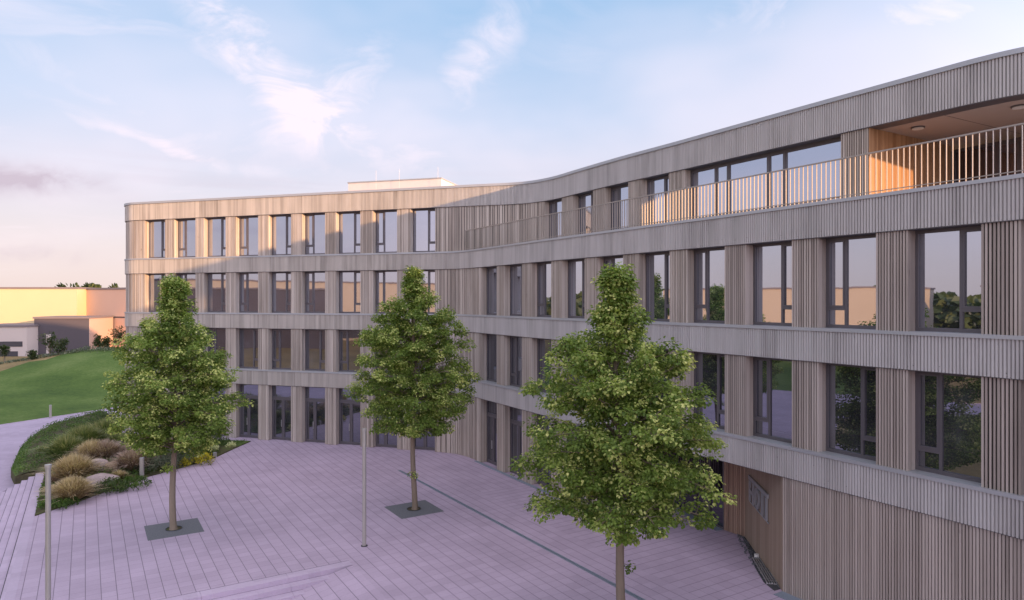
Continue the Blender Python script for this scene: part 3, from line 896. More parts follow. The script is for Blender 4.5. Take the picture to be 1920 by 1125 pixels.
# lower path
mb = MB()
pe = [(-19, 21.6), uv(-26.5, nos - 1.4)[:2], uv(-43.3, nos - 1.4)[:2], (-25.9, 35.6), (-29.4, 40.3), (-32.2, 45), (-33.4, 49.5), (-33.4, 56), (-29, 62), (-25, 72), (-32, 74), (-36.4, 61.0), (-40.1, 53.0), (-45.5, 42), (-47, 28), (-46, 10), (-46, -34), (-38, -34), (-38, 8), (-36, 18), (-31, 22)]
mb.prism(pe, -.95, -.745); g = mb.build("path", M['path']); tag(g, None, None, kind="structure")
mb = MB()
ed = [(-46, 10), (-47, 28), (-45.5, 42), (-40.1, 53.0), (-36.4, 61.0), (-32, 74)]
for i in range(len(ed) - 1):
    p, q = Vector(ed[i]), Vector(ed[i + 1]); d = (q - p).normalized(); mb.obox((p.x, p.y, -.9), (q - p).length, .12, .19, d, Vector((-d.y, d.x)))
mb.build("path_edging", M['stone']).__setitem__("kind", "structure")

# drain channel across the plaza
d0, d1 = G(748, 881.5), G(1250, 1149)
u0, v0 = touv(d0); u1, v1 = touv(d1)
dd = (d1 - d0).xy.normalized(); dn = Vector((-dd.y, dd.x)); Ld = (d1 - d0).xy.length
dr = empty("drain_channel", (d0.x, d0.y, 0), "narrow blue grey drainage channel running diagonally across the plaza", "drain")
mb = MB()
for s_ in (-.085, .06): q = d0.xy + dn * s_; mb.obox((q.x, q.y, -.01), Ld, .025, .016, dd, dn)
mb.build("channel_frame", M['drain'], dr)
mb = MB(); k = 0
while k * .06 < Ld: q = d0.xy + dd * (k * .06) - dn * .06; mb.obox((q.x, q.y, -.01), .042, .12, .012, dd, dn); k += 1
mb.build("channel_grating", M['drain'], dr)
mb = MB(); q = d0.xy - dn * .06; mb.obox((q.x, q.y, -.01), Ld, .12, .014 - .004, dd, dn); mb.build("channel_bed", M['seam'], dr)

# kerb strip of flat metal along the foot of the building
mb = MB(); ribbon(mb, LOW, LOW.px(893), rw[3][1] + .6, 0, .02, .14, -.05); ribbon(mb, LOW, LOW.px(1465), eL - 1, 0, .02, .36, -.05)
mb.prism([tuple(gl00 + dn * 0), tuple(g1), tuple(g1 - Vector(gdir.yx) * 0 + Vector((-.3, -.15))), tuple(gl00 + Vector((-.3, -.15)))], 0, .018)
kb = mb.build("wall_base_strip", M['drain']); tag(kb, "flat blue grey metal strip along the foot of the right hand facade", "edging strip")

# light well with a steel grating at the sign wall
gw = empty("drainage_trench", (g2.x, g2.y, 0), "dark gravel trench with a steel grating at the foot of the tan entrance wall", "trench")
tr = [G(1386, 999), G(1397, 1007.6), G(1419, 1035), G(1463, 1104), G(1452, 1108), G(1432, 1092), G(1415, 1063), G(1403, 1033), G(1393, 1010)]
mb = MB(); mb.prism([tuple(p.xy) for p in tr], 0, .012); mb.build("gravel_fill", M['seam'], gw)
mb = MB(); rnd = random.Random(9)
for k in range(260):
    f = rnd.random(); a_ = Vector(tr[0]).lerp(Vector(tr[3]), f); w = rnd.uniform(-.05, .42 * sin(pi * min(1, f * .9 + .08)))
    p = a_.xy + Vector((-.86, -.35)) * w; r = rnd.uniform(.015, .045)
    mb.obox((p.x, p.y, .01), r, r * 1.2, r * .9, Vector((cos(k), sin(k))), Vector((-sin(k), cos(k))), rnd.random())
mb.build("stones", M['gravel'], gw)
ga, gb = G(1426, 1049), G(1455, 1097); gd = (gb - ga).xy.normalized(); gn = Vector((-gd.y, gd.x)); Lg = (gb - ga).xy.length
mb = MB()
for k in range(5): q = ga.xy - gn * (k * .075 - .02); mb.obox((q.x, q.y, .03), Lg, .03, .05, gd, gn)
for k in range(6): q = ga.xy + gd * (Lg * k / 5 - .012) - gn * .30; mb.obox((q.x, q.y, .02), .024, .36, .02, gd, gn)
mb.build("grating", M['galv'], gw)
mb = MB(); q = ga.xy - gd * .14 - gn * .1; mb.cyl((q.x, q.y), .09, .08, .01, .13, 14); mb.build("spout", M['lamp_glass'], gw)


# ------------------------------------------------------------------ poles, bollards, tree grates
def pole(base, label):
    r = empty("lamp_post", (base[0], base[1], 0), label, "lamp post", "lamp posts on the plaza")
    mb = MB(); mb.cyl(base, .072, .068, .02, 4.02, 20); mb.build("post", M['pole'], r, shade=False)
    mb = MB(); mb.cyl(base, .085, .085, 4.24, 4.31, 20); mb.cyl(base, .075, .085, 4.20, 4.24, 20); mb.build("cap", M['pole'], r)
    mb = MB(); mb.cyl(base, .064, .066, 4.02, 4.20, 20); mb.build("lamp_head", M['pole'], r)
    mb = MB(); mb.cyl(base, .12, .12, 0.0, .02, 20); mb.build("base_ring", M['seam'], r)


p2 = G(683, 1023.5); pole((p2.x, p2.y), "slim grey lamp post standing in the middle of the plaza between two trees")
pole((-13.25, 19.5), "slim grey lamp post at the left edge, in front of the side steps")


def bollard(px, py, h, w, z, label):
    p = G(px, py, z); mb = MB(); mb.obox((p.x - w / 2, p.y - .06, z - .2), w, .12, h + .2, (1, 0), (0, 1)); r = empty("bollard_light", (p.x, p.y, z), label, "bollard light", "bollard lights")
    mb.build("post", M['pole'], r)
    mb = MB(); mb.obox((p.x - w / 2 - .006, p.y - .066, z + h), w + .012, .132, .03, (1, 0), (0, 1)); mb.build("cap", M['metal'], r)


bollard(266, 897, 1.02, .17, 0, "flat pale bollard light at the bed edge left of the nearest tree trunk")
bollard(403, 857.5, .26, .16, 0, "short grey bollard light at the bed edge beside the yellow flowers")
bollard(94.5, 782, .98, .13, -.7, "thin grey bollard light at the foot of the green mound")


def grate(px, py, label):
    c = G(px, py); u_, v_ = touv(c); S = .975
    r = empty("tree_grate", (c.x, c.y, 0), label, "tree surround", "square tree surrounds")
    n = 32; outer = []; inner = []; ring = []
    for i in range(n):
        a = 2 * pi * i / n + pi / 4; dx, dy = cos(a), sin(a); k = S / max(abs(dx), abs(dy))
        outer.append(uv(u_ + dx * k, v_ + dy * k, .006)); inner.append(uv(u_ + dx * .30, v_ + dy * .30, .006)); ring.append((dx, dy))
    mb = MB()
    for i in range(n):
        j = (i + 1) % n; mb.quad(outer[i], outer[j], inner[j], inner[i])
        mb.quad((*outer[i][:2], -.02), (*outer[j][:2], -.02), outer[j], outer[i])
    mb.build("gravel_panel", M['gravel'], r)
    mb = MB()
    for i in range(n):
        j = (i + 1) % n
        def rp(k, rr, z): return uv(u_ + ring[k][0] * rr, v_ + ring[k][1] * rr, z)
        mb.quad(rp(i, .305, .03), rp(j, .305, .03), rp(j, .285, .03), rp(i, .285, .03)); mb.quad(rp(i, .305, .004), rp(j, .305, .004), rp(j, .305, .03), rp(i, .305, .03)); mb.quad(rp(i, .285, .004), rp(j, .285, .004), rp(j, .285, .03), rp(i, .285, .03))
    mb.build("ring", M['seam'], r)
    mb = MB(); mb.cyl((c.x, c.y), .284, .284, 0, .004 + .005, 24); mb.build("soil", M['soil'], r)
    return c


t1 = grate(326, 991.5, "dark gravel square around the trunk of the left tree")
t2 = grate(776, 954.5, "dark gravel square around the trunk of the middle tree")
T3 = Vector((2.97, 18.25, 0)); u_, v_ = touv(T3)
s_ = (1193 - HZ) / 9


# ------------------------------------------------------------------ trees
def leaf(mb, p, d, n, L, W, tone):
    """rounded, folded leaf: p base, d direction, n normal"""
    s = d.cross(n); s.normalize(); n = s.cross(d)
    f = .22 * W
    a = p; b = p + d * L * .35 + s * W * .5 + n * f; c = p + d * L * .75 + s * W * .36 + n * f * .7; e = p + d * L
    b2 = p + d * L * .35 - s * W * .5 + n * f; c2 = p + d * L * .75 - s * W * .36 + n * f * .7
    k = len(mb.v); mb.v += [tuple(a), tuple(b), tuple(c), tuple(e), tuple(c2), tuple(b2)]
    mb.f += [(k, k + 1, k + 2, k + 3), (k, k + 3, k + 4, k + 5)]; mb.t += [tone, tone * .96]; mb.m += [0, 0]


def interp(tab, z):
    for (a, ra), (b, rb) in zip(tab, tab[1:]):
        if a <= z <= b: return ra + (rb - ra) * (z - a) / (b - a)
    return tab[0][1] if z < tab[0][0] else tab[-1][1]


def tree(base, H, prof, seed, label, zb=2.6, lean=0.0, dens=1.0, trunk_r=.115, yellow=.5):
    rnd = random.Random(seed); root = empty("linden_tree", (base[0], base[1], 0), label, "tree", "linden trees on the plaza")
    wood_ = MB(); lv = MB()
    def axis_pt(z): return Vector((base[0] + lean * (z / H) + .05 * sin(z * 1.1 + seed), base[1] + .05 * cos(z * .9 + seed), z))
    zs = [0.0, .05, .25, .7] + [1.2 + k * .55 for k in range(int((H - 1.6) / .55))]
    rr = [trunk_r * (1.35 if z < .04 else 1.12 if z < .2 else 1) * max(.10, (1 - z / H) ** .8) + .012 for z in zs]
    wood_.tube([axis_pt(z) for z in zs], rr, 12)
    ga = 2.39996; clumps = []
    zmin = prof[0][0]
    nb = 92
    for k in range(nb):
        f = k / (nb - 1); z0 = zb + (H - .75 - zb) * f ** 1.05
        az = k * ga + rnd.uniform(-.35, .35)
        rise = (0.55 + 1.15 * f) * rnd.uniform(.6, 1.25) * (1 if f > .12 else .7)
        zt_ = min(z0 + rise, H - .15)
        lob = 1 + .13 * sin(az * 2 + seed) + .08 * sin(az * 5 + seed * 2 + zt_ * 1.3)
        R = interp(prof, zt_) * lob * rnd.uniform(.80, 1.06) - (.06 if zt_ < H - 1.7 else .22)
        p0 = axis_pt(z0); out = Vector((cos(az), sin(az), 0)); p3 = axis_pt(zt_) + out * R
        p3.z = zt_ - .07 * (1 - f) * R
        mid = p0.lerp(p3, .5) + Vector((0, 0, .20 * R)); pts = [(1 - t) ** 2 * p0 + 2 * t * (1 - t) * mid + t * t * p3 for t in (0, .2, .4, .6, .8, 1)]
        r0 = max(.014, trunk_r * .36 * (1 - f * .7)); wood_.tube(pts, [r0 * (1 - .82 * t) for t in (0, .2, .4, .6, .8, 1)], 5)
        nt_ = max(3, int((3 + R * 5.0) * dens))
        for j in range(nt_):
            t = .22 + .78 * (j + rnd.random()) / nt_; q = (1 - t) ** 2 * p0 + 2 * t * (1 - t) * mid + t * t * p3
            side = out.cross(Vector((0, 0, 1))) * rnd.choice((-1, 1)); sp_ = R * .34 * (1.15 - .75 * t)
            e = q + side * rnd.uniform(.15, 1) * sp_ + Vector((0, 0, rnd.uniform(-.22, .30))) + out * rnd.uniform(-.05, .2)
            if rnd.random() < .75: wood_.tube([q, q.lerp(e, .5) + Vector((0, 0, .05)), e], [.011, .007, .004], 4)
            clumps.append((e, t, out))
        clumps.append((p3, 1.0, out))
    # leader
    for k in range(26):
        z = H - .12 - 1.9 * (k / 26) ** 1.2; r = max(0, interp(prof, z) - .26) * rnd.uniform(.2, .9); a = k * ga
        clumps.append((axis_pt(z) + Vector((cos(a) * r, sin(a) * r, rnd.uniform(-.1, .1))), .9, Vector((cos(a), sin(a), 0))))
    # a few shoots on the trunk
    for k in range(3):
        z = rnd.uniform(1.3, 2.4); a = rnd.uniform(0, 6.28); p = axis_pt(z); e = p + Vector((cos(a) * .22, sin(a) * .22, .18)); wood_.tube([p, e], [.01, .004], 4)
        if k == 0: clumps.append((e, .5, Vector((cos(a), sin(a), 0))))
    for (c, t, out) in clumps:
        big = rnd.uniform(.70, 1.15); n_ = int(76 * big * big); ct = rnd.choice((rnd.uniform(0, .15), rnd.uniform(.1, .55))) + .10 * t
        young = rnd.random() < yellow * .55
        ax = (out + Vector((rnd.uniform(-.6, .6), rnd.uniform(-.6, .6), rnd.uniform(-.3, .5)))).normalized()
        for i in range(n_):
            while True:
                w = Vector((rnd.uniform(-1, 1), rnd.uniform(-1, 1), rnd.uniform(-1, 1)))
                if w.length < 1: break
            al = w.dot(ax); p = c + Vector((w.x * .23, w.y * .23, w.z * .15)) * big + ax * al * .12
            p.z -= .10 * (w.x ** 2 + w.y ** 2) * big
            d = (w * .8 + out * .35 + Vector((0, 0, -.55 + rnd.uniform(-.4, .4))) + Vector((rnd.gauss(0, .35), rnd.gauss(0, .35), 0))).normalized()
            nn = (Vector((0, 0, 1)) + w * .5 + Vector((rnd.gauss(0, .35), rnd.gauss(0, .35), rnd.gauss(0, .25)))).normalized()
            if abs(d.dot(nn)) > .95: continue
            tn = ct + .12 * w.z + rnd.uniform(-.12, .16)  # light tops and dark undersides of clumps put into the leaf tone
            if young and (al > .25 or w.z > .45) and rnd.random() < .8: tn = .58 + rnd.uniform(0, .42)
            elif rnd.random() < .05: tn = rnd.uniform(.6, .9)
            L = rnd.uniform(.065, .105)
            leaf(lv, p, d, nn, L, L * .85, min(max(tn, 0), 1))
    wood_.build("trunk", M['bark'], root, shade=True); lv.build("crown", M['leaf'], root)
    return root


profA = [(2.6, .3), (3.2, 1.0), (3.8, 2.0), (4.5, 2.5), (5.8, 2.55), (6.8, 2.3), (7.6, 1.75), (8.3, .95), (9.1, .58), (9.7, .45), (9.9, .2)]
profB = [(z_, r_ * .94) for z_, r_ in [(2.7, .4), (3.3, 1.2), (4.0, 2.2), (4.9, 2.6), (5.9, 2.6), (7.2, 2.3), (8.2, 1.85), (8.9, 1.3), (9.5, .75), (10.0, .45), (10.4, .1)]]
profC = [(z_, r_ * .95) for z_, r_ in [(2.5, 1.5), (3.2, 2.3), (4.2, 2.6), (5.6, 2.7), (6.4, 2.5), (7.2, 2.1), (7.9, 1.5), (8.5, .8), (9.0, .60), (9.6, .50), (9.85, .25)]]
tree((t1.x, t1.y), 9.85, profA, 3, "left of the three linden trees, slimmest spire, standing before the planting bed", yellow=.65, zb=3.0)
tree((t2.x, t2.y), 10.35, profB, 8, "middle linden tree, darkest green, farthest from the viewer", yellow=.4, zb=3.15)
tree((T3.x, T3.y), 9.85, profC, 22, lean=-.22, label= "largest nearest linden tree, covering the entrance of the building", yellow=.6, trunk_r=.12, zb=2.9)

# ------------------------------------------------------------------ planting bed
bedL = [(-24.75, 36.3), (-25.9, 35.6), (-27.6, 37.6), (-29.3, 40.3), (-31.0, 43), (-32.2, 45.6), (-33.3, 49.5), (-33.4, 55.5), (-31, 53), (-29.9, 49.3), (-28.3, 46.6), (-24.3, 45.2), (-20, 43.9)]
poly = [p.xy for p in bedR] + [Vector(uv(-34.7, nos + .41)[:2]), Vector(uv(-43.2, nos + .41)[:2])] + [Vector(p) for p in bedL]


def inside(p):
    c = False; n = len(poly)
    for i in range(n):
        a, b = poly[i], poly[(i + 1) % n]
        if (a.y > p[1]) != (b.y > p[1]) and p[0] < (b.x - a.x) * (p[1] - a.y) / (b.y - a.y) + a.x: c = not c
    return c


def bedz(x, y):
    u_, v_ = touv((x, y)); k = sstep(-2.0, -5.2, v_) if False else sstep(0, 1, (-v_ - 1.8) / 3.5)
    z = -.74 * k
    # distance to the border keeps the rim low
    dm = min(seg_d((x, y), poly[i], poly[(i + 1) % len(poly)]) for i in range(len(poly)))
    return z + .05 + .30 * sstep(0, 3.0, dm)


def seg_d(p, a, b):
    p = Vector(p); ab = b - a; t = max(0, min(1, (p - a).dot(ab) / max(ab.length_squared, 1e-9))); return (p - a - ab * t).length


mb = MB(); st_ = .45; idx = {}; gx = np.arange(-34.5, -15.5, st_); gy = np.arange(28, 57, st_)
pts_in = {}
for i, x in enumerate(gx):
    for j, y in enumerate(gy):
        pts_in[i, j] = inside((x, y))


def snap(x, y):
    if inside((x, y)): return x, y
    best = None
    for i in range(len(poly)):
        a, b = poly[i], poly[(i + 1) % len(poly)]; p = Vector((x, y)); ab = b - a; t = max(0, min(1, (p - a).dot(ab) / ab.length_squared)); q = a + ab * t
        if best is None or (p - q).length < best[0]: best = ((p - q).length, q)
    return best[1].x, best[1].y


for i in range(len(gx) - 1):
    for j in range(len(gy) - 1):
        cs = [(i, j), (i + 1, j), (i + 1, j + 1), (i, j + 1)]
        if any(pts_in[c] for c in cs):
            ids = []
            for c in cs:
                if c not in idx:
                    x, y = snap(gx[c[0]], gy[c[1]]); idx[c] = len(mb.v); mb.v.append((x, y, bedz(x, y)))
                ids.append(idx[c])
            mb.f.append(tuple(ids)); mb.t.append(.5)
            cx = gx[i]; cy = gy[j]; u_, v_ = touv((cx, cy)); mb.m.append(1 if (v_ < -3.3 or (cx > -20 and cy > 41.5)) else 0)
# skirt
n = len(poly)
for i in range(n):
    a, b = poly[i], poly[(i + 1) % n]; mb.quad((a.x, a.y, -1), (b.x, b.y, -1), (b.x, b.y, bedz(b.x, b.y)), (a.x, a.y, bedz(a.x, a.y)))
g = mb.build("planting_bed", [M['soil'], M['lawn']], shade=True); tag(g, None, None, kind="structure")


def bed_pt(px, py):
    z = -.2
    for _ in range(8):
        p = G(px, py, z); z = bedz(p.x, p.y)
    return Vector((p.x, p.y, z))


# low ground cover, uncountable
rnd = random.Random(77); lv = MB(); cnt = 0
while cnt < 26000:
    x, y = rnd.uniform(-34, -16), rnd.uniform(28, 56)
    if not inside((x, y)): continue
    u_, v_ = touv((x, y)); nz = mnoise.noise(Vector((x * .9, y * .9, 2)))
    lawn = v_ < -3.3 or (x > -20.5 and y > 41.5)
    if not lawn and nz < -.12: 
        cnt += 1; continue
    dm = min(seg_d((x, y), poly[i], poly[(i + 1) % n]) for i in range(8))
    if dm < .22: continue
    p = Vector((x, y, bedz(x, y) + rnd.uniform(0, .05 if lawn else .20 + .15 * nz)))
    d = Vector((rnd.gauss(0, 1), rnd.gauss(0, 1), rnd.uniform(.1, 1.2))).normalized(); nn = Vector((rnd.gauss(0, .5), rnd.gauss(0, .5), 1)).normalized()
    L = rnd.uniform(.05, .11)
    if lawn: leaf(lv, p, Vector((d.x * .4, d.y * .4, 1)).normalized(), Vector((d.y, -d.x, .1)).normalized(), L, L * .35, min(1, max(0, .35 + .5 * nz + rnd.uniform(-.2, .3))))
    else: leaf(lv, p, d, nn, L, L * .7, min(1, max(0, .45 + .6 * nz + rnd.uniform(-.3, .3))))
    cnt += 1
g = lv.build("ground_cover", M['cover']); tag(g, "low green ground cover and short grass filling the planting bed", "ground cover", kind="stuff")


def grass_clump(px, py, h, w, n, mat, label, name="ornamental_grass", seed=0, z=None, droop=.5, up=1.0):
    rnd = random.Random(seed + int(px * 7)); p0 = bed_pt(px, py); mb = MB()
    for i in range(n):
        a = rnd.uniform(0, 6.283); r = abs(rnd.gauss(0, .42)); r = min(r, 1.15); hh = h * rnd.uniform(.6, 1.08) * (1 - .30 * r)
        out = Vector((cos(a), sin(a), 0)); b = p0 + out * w * .13 * rnd.random() - Vector((0, 0, .03))
        tip = b + out * w * .5 * r * 1.35 + Vector((0, 0, hh * up)); mid = b.lerp(tip, .55) + Vector((0, 0, hh * .16)); tip.z -= droop * .45 * hh * r
        s = out.cross(Vector((0, 0, 1))); s = (s + Vector((rnd.gauss(0, .5), rnd.gauss(0, .5), 0))).normalized(); wd_ = .011 + .008 * rnd.random(); tn = rnd.uniform(.1, .75)
        k = len(mb.v); mb.v += [tuple(b - s * wd_), tuple(b + s * wd_), tuple(mid + s * wd_), tuple(mid - s * wd_), tuple(tip)]
        mb.f += [(k, k + 1, k + 2, k + 3), (k + 3, k + 2, k + 4)]; mb.t += [tn * .6, min(1, tn + .25)]; mb.m += [0, 0]
    o = mb.build(name, M[mat], origin=tuple(p0)); tag(o, label, "ornamental grass", "ornamental grass clumps in the bed")


GR = [(135, 937, 1.1, 2.1, 2200, 'straw', "pale straw grass fountain nearest the lamp post, in front of the boulders"),
      (138, 900, 1.35, 2.5, 2600, 'straw', "biggest golden grass clump with reddish tips, left of the pink boulder"),
      (172, 866, 1.3, 2.0, 1500, 'straw', "narrow tan grass clump directly behind the pink boulder"),
      (196, 862, 1.15, 2.6, 2400, 'pinkgrass', "rounded pinkish grey grass dome behind the golden clump"),
      (250, 880, 1.2, 2.2, 2200, 'pinkgrass', "brown rounded grass clump left of the flat pale bollard light"),
      (237, 853, .75, 1.5, 900, 'pinkgrass', "small brownish grass tuft behind the brown rounded clump"),
      (125, 862, 1.5, 2.6, 2200, 'greengrass', "green feathery grass on the crest nearest the lower path"),
      (158, 842, 1.5, 2.8, 2200, 'greengrass', "tall light green grass on the crest in the middle"),
      (196, 828, 1.5, 3.0, 2000, 'greengrass', "dark green grass on the crest farthest back"),
      (222, 838, .9, 2.2, 1100, 'greengrass', "deep green grass mound under the left tree"),
      (112, 905, .6, 1.3, 600, 'pinkgrass', "low brown grass tuft beside the top of the side steps"),
      (355, 836, .9, 2.4, 900, 'greengrass', "dark loose grass behind the left tree trunk"),
      (170, 905, .45, 1.0, 350, 'greengrass', "little green tuft between the golden clump and the large boulder")]
GR += [(160, 925, .5, 1.0, 500, 'pinkgrass', "small reddish tuft between the pale straw fountain and the largest boulder"),
       (222, 898, .5, 1.0, 500, 'straw', "small straw tuft right of the boulders"), (286, 868, .8, 1.6, 1100, 'pinkgrass', "brown airy grass clump right of the flat pale bollard light"),
       (96, 925, .45, 1.0, 450, 'straw', "little straw tuft right beside the lamp post at the left edge"), (325, 852, 1.0, 2.0, 900, 'pinkgrass', "dull brown grass directly behind the left tree trunk"),
       (82, 850, .5, 1.5, 600, 'greengrass', "low green tuft on the lawn edge of the bed nearest the lower path"), (385, 850, .5, 1.2, 500, 'greengrass', "green tuft between the yellow flowers and the cream flowers")]
for a in GR: grass_clump(*a, seed=4)


def shrub(px, py, h, w, n, mat, label, cat="shrub", name="shrub", L0=.05, L1=.09, group="shrubs in the bed", at=None):
    rnd = random.Random(int(px * 3 + py)); p0 = at or bed_pt(px, py); mb = MB(); st = MB()
    for i in range(7):
        a = i * .9; st.tube([p0 - Vector((0, 0, .05)), p0 + Vector((cos(a) * w * .3, sin(a) * w * .3, h * .7))], [.02, .008], 4)
    k = max(8, n // 40); cl = []
    for i in range(k):
        a = rnd.uniform(0, 6.283); r = sqrt(rnd.random()) * w * .5; z = h * (rnd.uniform(.25, .85)) * sqrt(max(.05, 1 - (r / (w * .56)) ** 2)); cl.append((p0 + Vector((cos(a) * r, sin(a) * r, z)), rnd.uniform(0, .5)))
    for c, ct in cl:
        for i in range(40):
            w_ = Vector((rnd.gauss(0, 1), rnd.gauss(0, 1), rnd.gauss(0, .8))).normalized() * rnd.random() ** .4
            p = c + w_ * (.14 + .05 * h); p.z = max(p.z, p0.z + .01)
            leaf(mb, p, (w_ + Vector((0, 0, .5))).normalized(), (w_ + Vector((rnd.gauss(0, .4), rnd.gauss(0, .4), .9))).normalized(), rnd.uniform(L0, L1), L1 * .6, min(1, max(0, ct + .25 * w_.z + rnd.uniform(-.1, .4))))
    r_ = empty(name, tuple(p0), label, cat, group); st.build("stems", M['bark'], r_); mb.build("foliage", M[mat], r_)


for a in [(295, 880, .85, 2.2, 2400, 'sage', "grey green shrub behind the flat pale bollard light"),
          (312, 870, .9, 2.0, 1600, 'sage', "silvery sage shrub just left of the left tree trunk"),
          (345, 866, .8, 1.8, 1500, 'sage', "silvery sage shrub just right of the left tree trunk"),
          (206, 920, .55, 1.5, 1500, 'leafy', "low dark green shrub in front of the large boulder"),
          (240, 912, .4, 1.8, 1400, 'cover', "low bright green cushion between the large boulder and the bollard light"),
          (135, 885, .5, 1.4, 900, 'sage', "grey leaved shrub at the foot of the golden grass"),
          (110, 948, .3, 1.4, 900, 'cover', "low green cushion at the pointed end of the bed"),
          (193, 802, 1.2, 1.9, 1300, 'leafy', "dark reddish green bush beside the far path, at the left tree's lowest leaves"),
          (395, 832, .55, 1.9, 1300, 'leafy', "dark green bush in front of the left wing's pillars")]: shrub(*a)
shrub(368, 868, .5, 2.0, 2000, 'yellow', "cushion of bright yellow flowers at the plaza edge", "flower bed", "yellow_flowers", .05, .08, "flowering cushions")
for px, py, lb in ((433, 838, "small cream flower cluster nearest the wall of the left wing"), (403, 843, "small cream flower cluster above the short bollard light")):
    shrub(px, py, .22, .35, 160, 'cream', lb, "flower", "cream_flowers", .05, .09, "flowering cushions")


def boulder(px, py, sx, sy, sz, mat, label, seed):
    p0 = bed_pt(px, py); n = 24; m_ = 14; mb = MB(); rnd = random.Random(seed)
    for j in range(m_ + 1):
        th = pi * j / m_
        for i in range(n):
            ph = 2 * pi * i / n; d = Vector((sin(th) * cos(ph), sin(th) * sin(ph), cos(th)))
            k = 1 + .16 * mnoise.noise(d * 1.4 + Vector((seed, 0, 0))) + .05 * mnoise.noise(d * 4 + Vector((0, seed, 0)))
            q = Vector((math.copysign(abs(d.x) ** .85, d.x) * sx, math.copysign(abs(d.y) ** .85, d.y) * sy, math.copysign(abs(d.z) ** .8, d.z) * sz)) * k
            mb.v.append(tuple(p0 + q + Vector((0, 0, sz * .35))))
    for j in range(m_):
        for i in range(n): mb.f.append((j * n + i, (j + 1) * n + i, (j + 1) * n + (i + 1) % n, j * n + (i + 1) % n)); mb.t.append(.5); mb.m.append(0)
    o = mb.build("boulder", M[mat], origin=tuple(p0), shade=True); tag(o, label, "boulder", "boulders in the bed")


boulder(190, 910, .80, .5, .40, 'rock', "largest boulder, greyish pink, nearest in the group of three", 1)
boulder(186, 880, .46, .38, .42, 'rock', "smooth pink boulder behind the largest one", 2)
boulder(210, 882, .38, .32, .34, 'rock2', "small brown boulder right of the pink one", 3)


# ------------------------------------------------------------------ far halls, small trees, hedge
def far_mat(name, c): return plain(name, c, .8, 0, .05, .3)


M['hall_y'] = far_mat("hall_yellow", (.56, .46, .28)); M['hall_p'] = far_mat("hall_pink", (.50, .34, .28)); M['hall_g'] = far_mat("hall_grey_shaded", (.085, .072, .085)); M['hall_w'] = far_mat("hall_white", (.52, .45, .43))  # grey hall toned dark: its unlit front is put into the colour
M['hall_c'] = far_mat("hall_cream", (.42, .34, .26)); M['hall_roof'] = far_mat("hall_roof", (.18, .15, .16)); M['far_glass'] = plain("far_glazing", (.06, .06, .075), .2)


def hall(a, b, depth, z0, z1, mat, label, bands=(), doors=(), side=None, group="industrial halls beyond the meadow"):
    a = Vector(a); b = Vector(b); d = (b - a).normalized(); ni = Vector((-d.y, d.x)); L = (b - a).length
    r = empty("industrial_hall", (a.x, a.y, z0), label, "building", group)
    mb = MB(); mb.obox((a.x, a.y, z0), L, depth, z1 - z0, d, ni); mb.build("wall", M[mat], r)
    q = a - d * .15 - ni * .15; mb = MB(); mb.obox((q.x, q.y, z1), L + .3, depth + .3, .3, d, ni); mb.build("roof", M['hall_roof'], r)
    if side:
        q = b - d * .05 - ni * .02; mb = MB(); mb.obox((q.x, q.y, z0), .12, depth + .02, z1 - z0 - .02, d, ni); mb.build("side_wall_lit", M[side], r)  # panel in the tone of the hall's sunlit side
    for f0, f1, za, zb in bands:
        q = a + d * L * f0 - ni * .06; mb = MB(); mb.obox((q.x, q.y, za), L * (f1 - f0), .1, zb - za, d, ni); mb.build("window_strip", M['far_glass'], r)
    for f0, f1, za, zb in doors:
        q = a + d * L * f0 - ni * .08; mb = MB(); mb.obox((q.x, q.y, za), L * (f1 - f0), .12, zb - za, d, ni); mb.build("gate", M['hall_w'], r)
    return r


def atpx(px, D): return ((px - CX) / F * D, D)


hall(atpx(-330, 116), atpx(144, 118), 22, -.2, 11.0, 'hall_y', "long yellow industrial hall at the far left behind the meadow")
hall(atpx(146, 122), atpx(300, 112), 20, -.2, 10.9, 'hall_p', "dusty pink industrial hall next to the left end of the office building", bands=((.0, 1, 6.0, 6.25),))
hall(atpx(64, 108), atpx(168, 109), 8, -.2, 6.1, 'hall_g', "grey windowless hall, its front toned dark as unlit, before the yellow one", doors=((.22, .30, .1, 3.6),), side='hall_p')
hall(atpx(-60, 104), atpx(50, 105), 10, -.2, 4.9, 'hall_w', "low off white hall with a dark window strip at the left edge", bands=((.45, .93, 1.9, 2.7), (.3, .85, .3, 1.2)))
# halls to the left and behind the viewer, seen in the windows
hall((-104, 14), (-112, 58), 20, -.5, 11.2, 'hall_c', "cream hall standing to the left of the plaza, outside the picture, seen in window reflections", bands=((.1, .6, .5, 4),))
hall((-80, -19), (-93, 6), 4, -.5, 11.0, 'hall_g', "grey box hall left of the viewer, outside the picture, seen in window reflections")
hall((-84, -62), (-106, 2), 20, -.5, 12.9, 'hall_c', "second cream hall left of the viewer, outside the picture, seen in window reflections", bands=((.3, .9, .5, 3.4),))


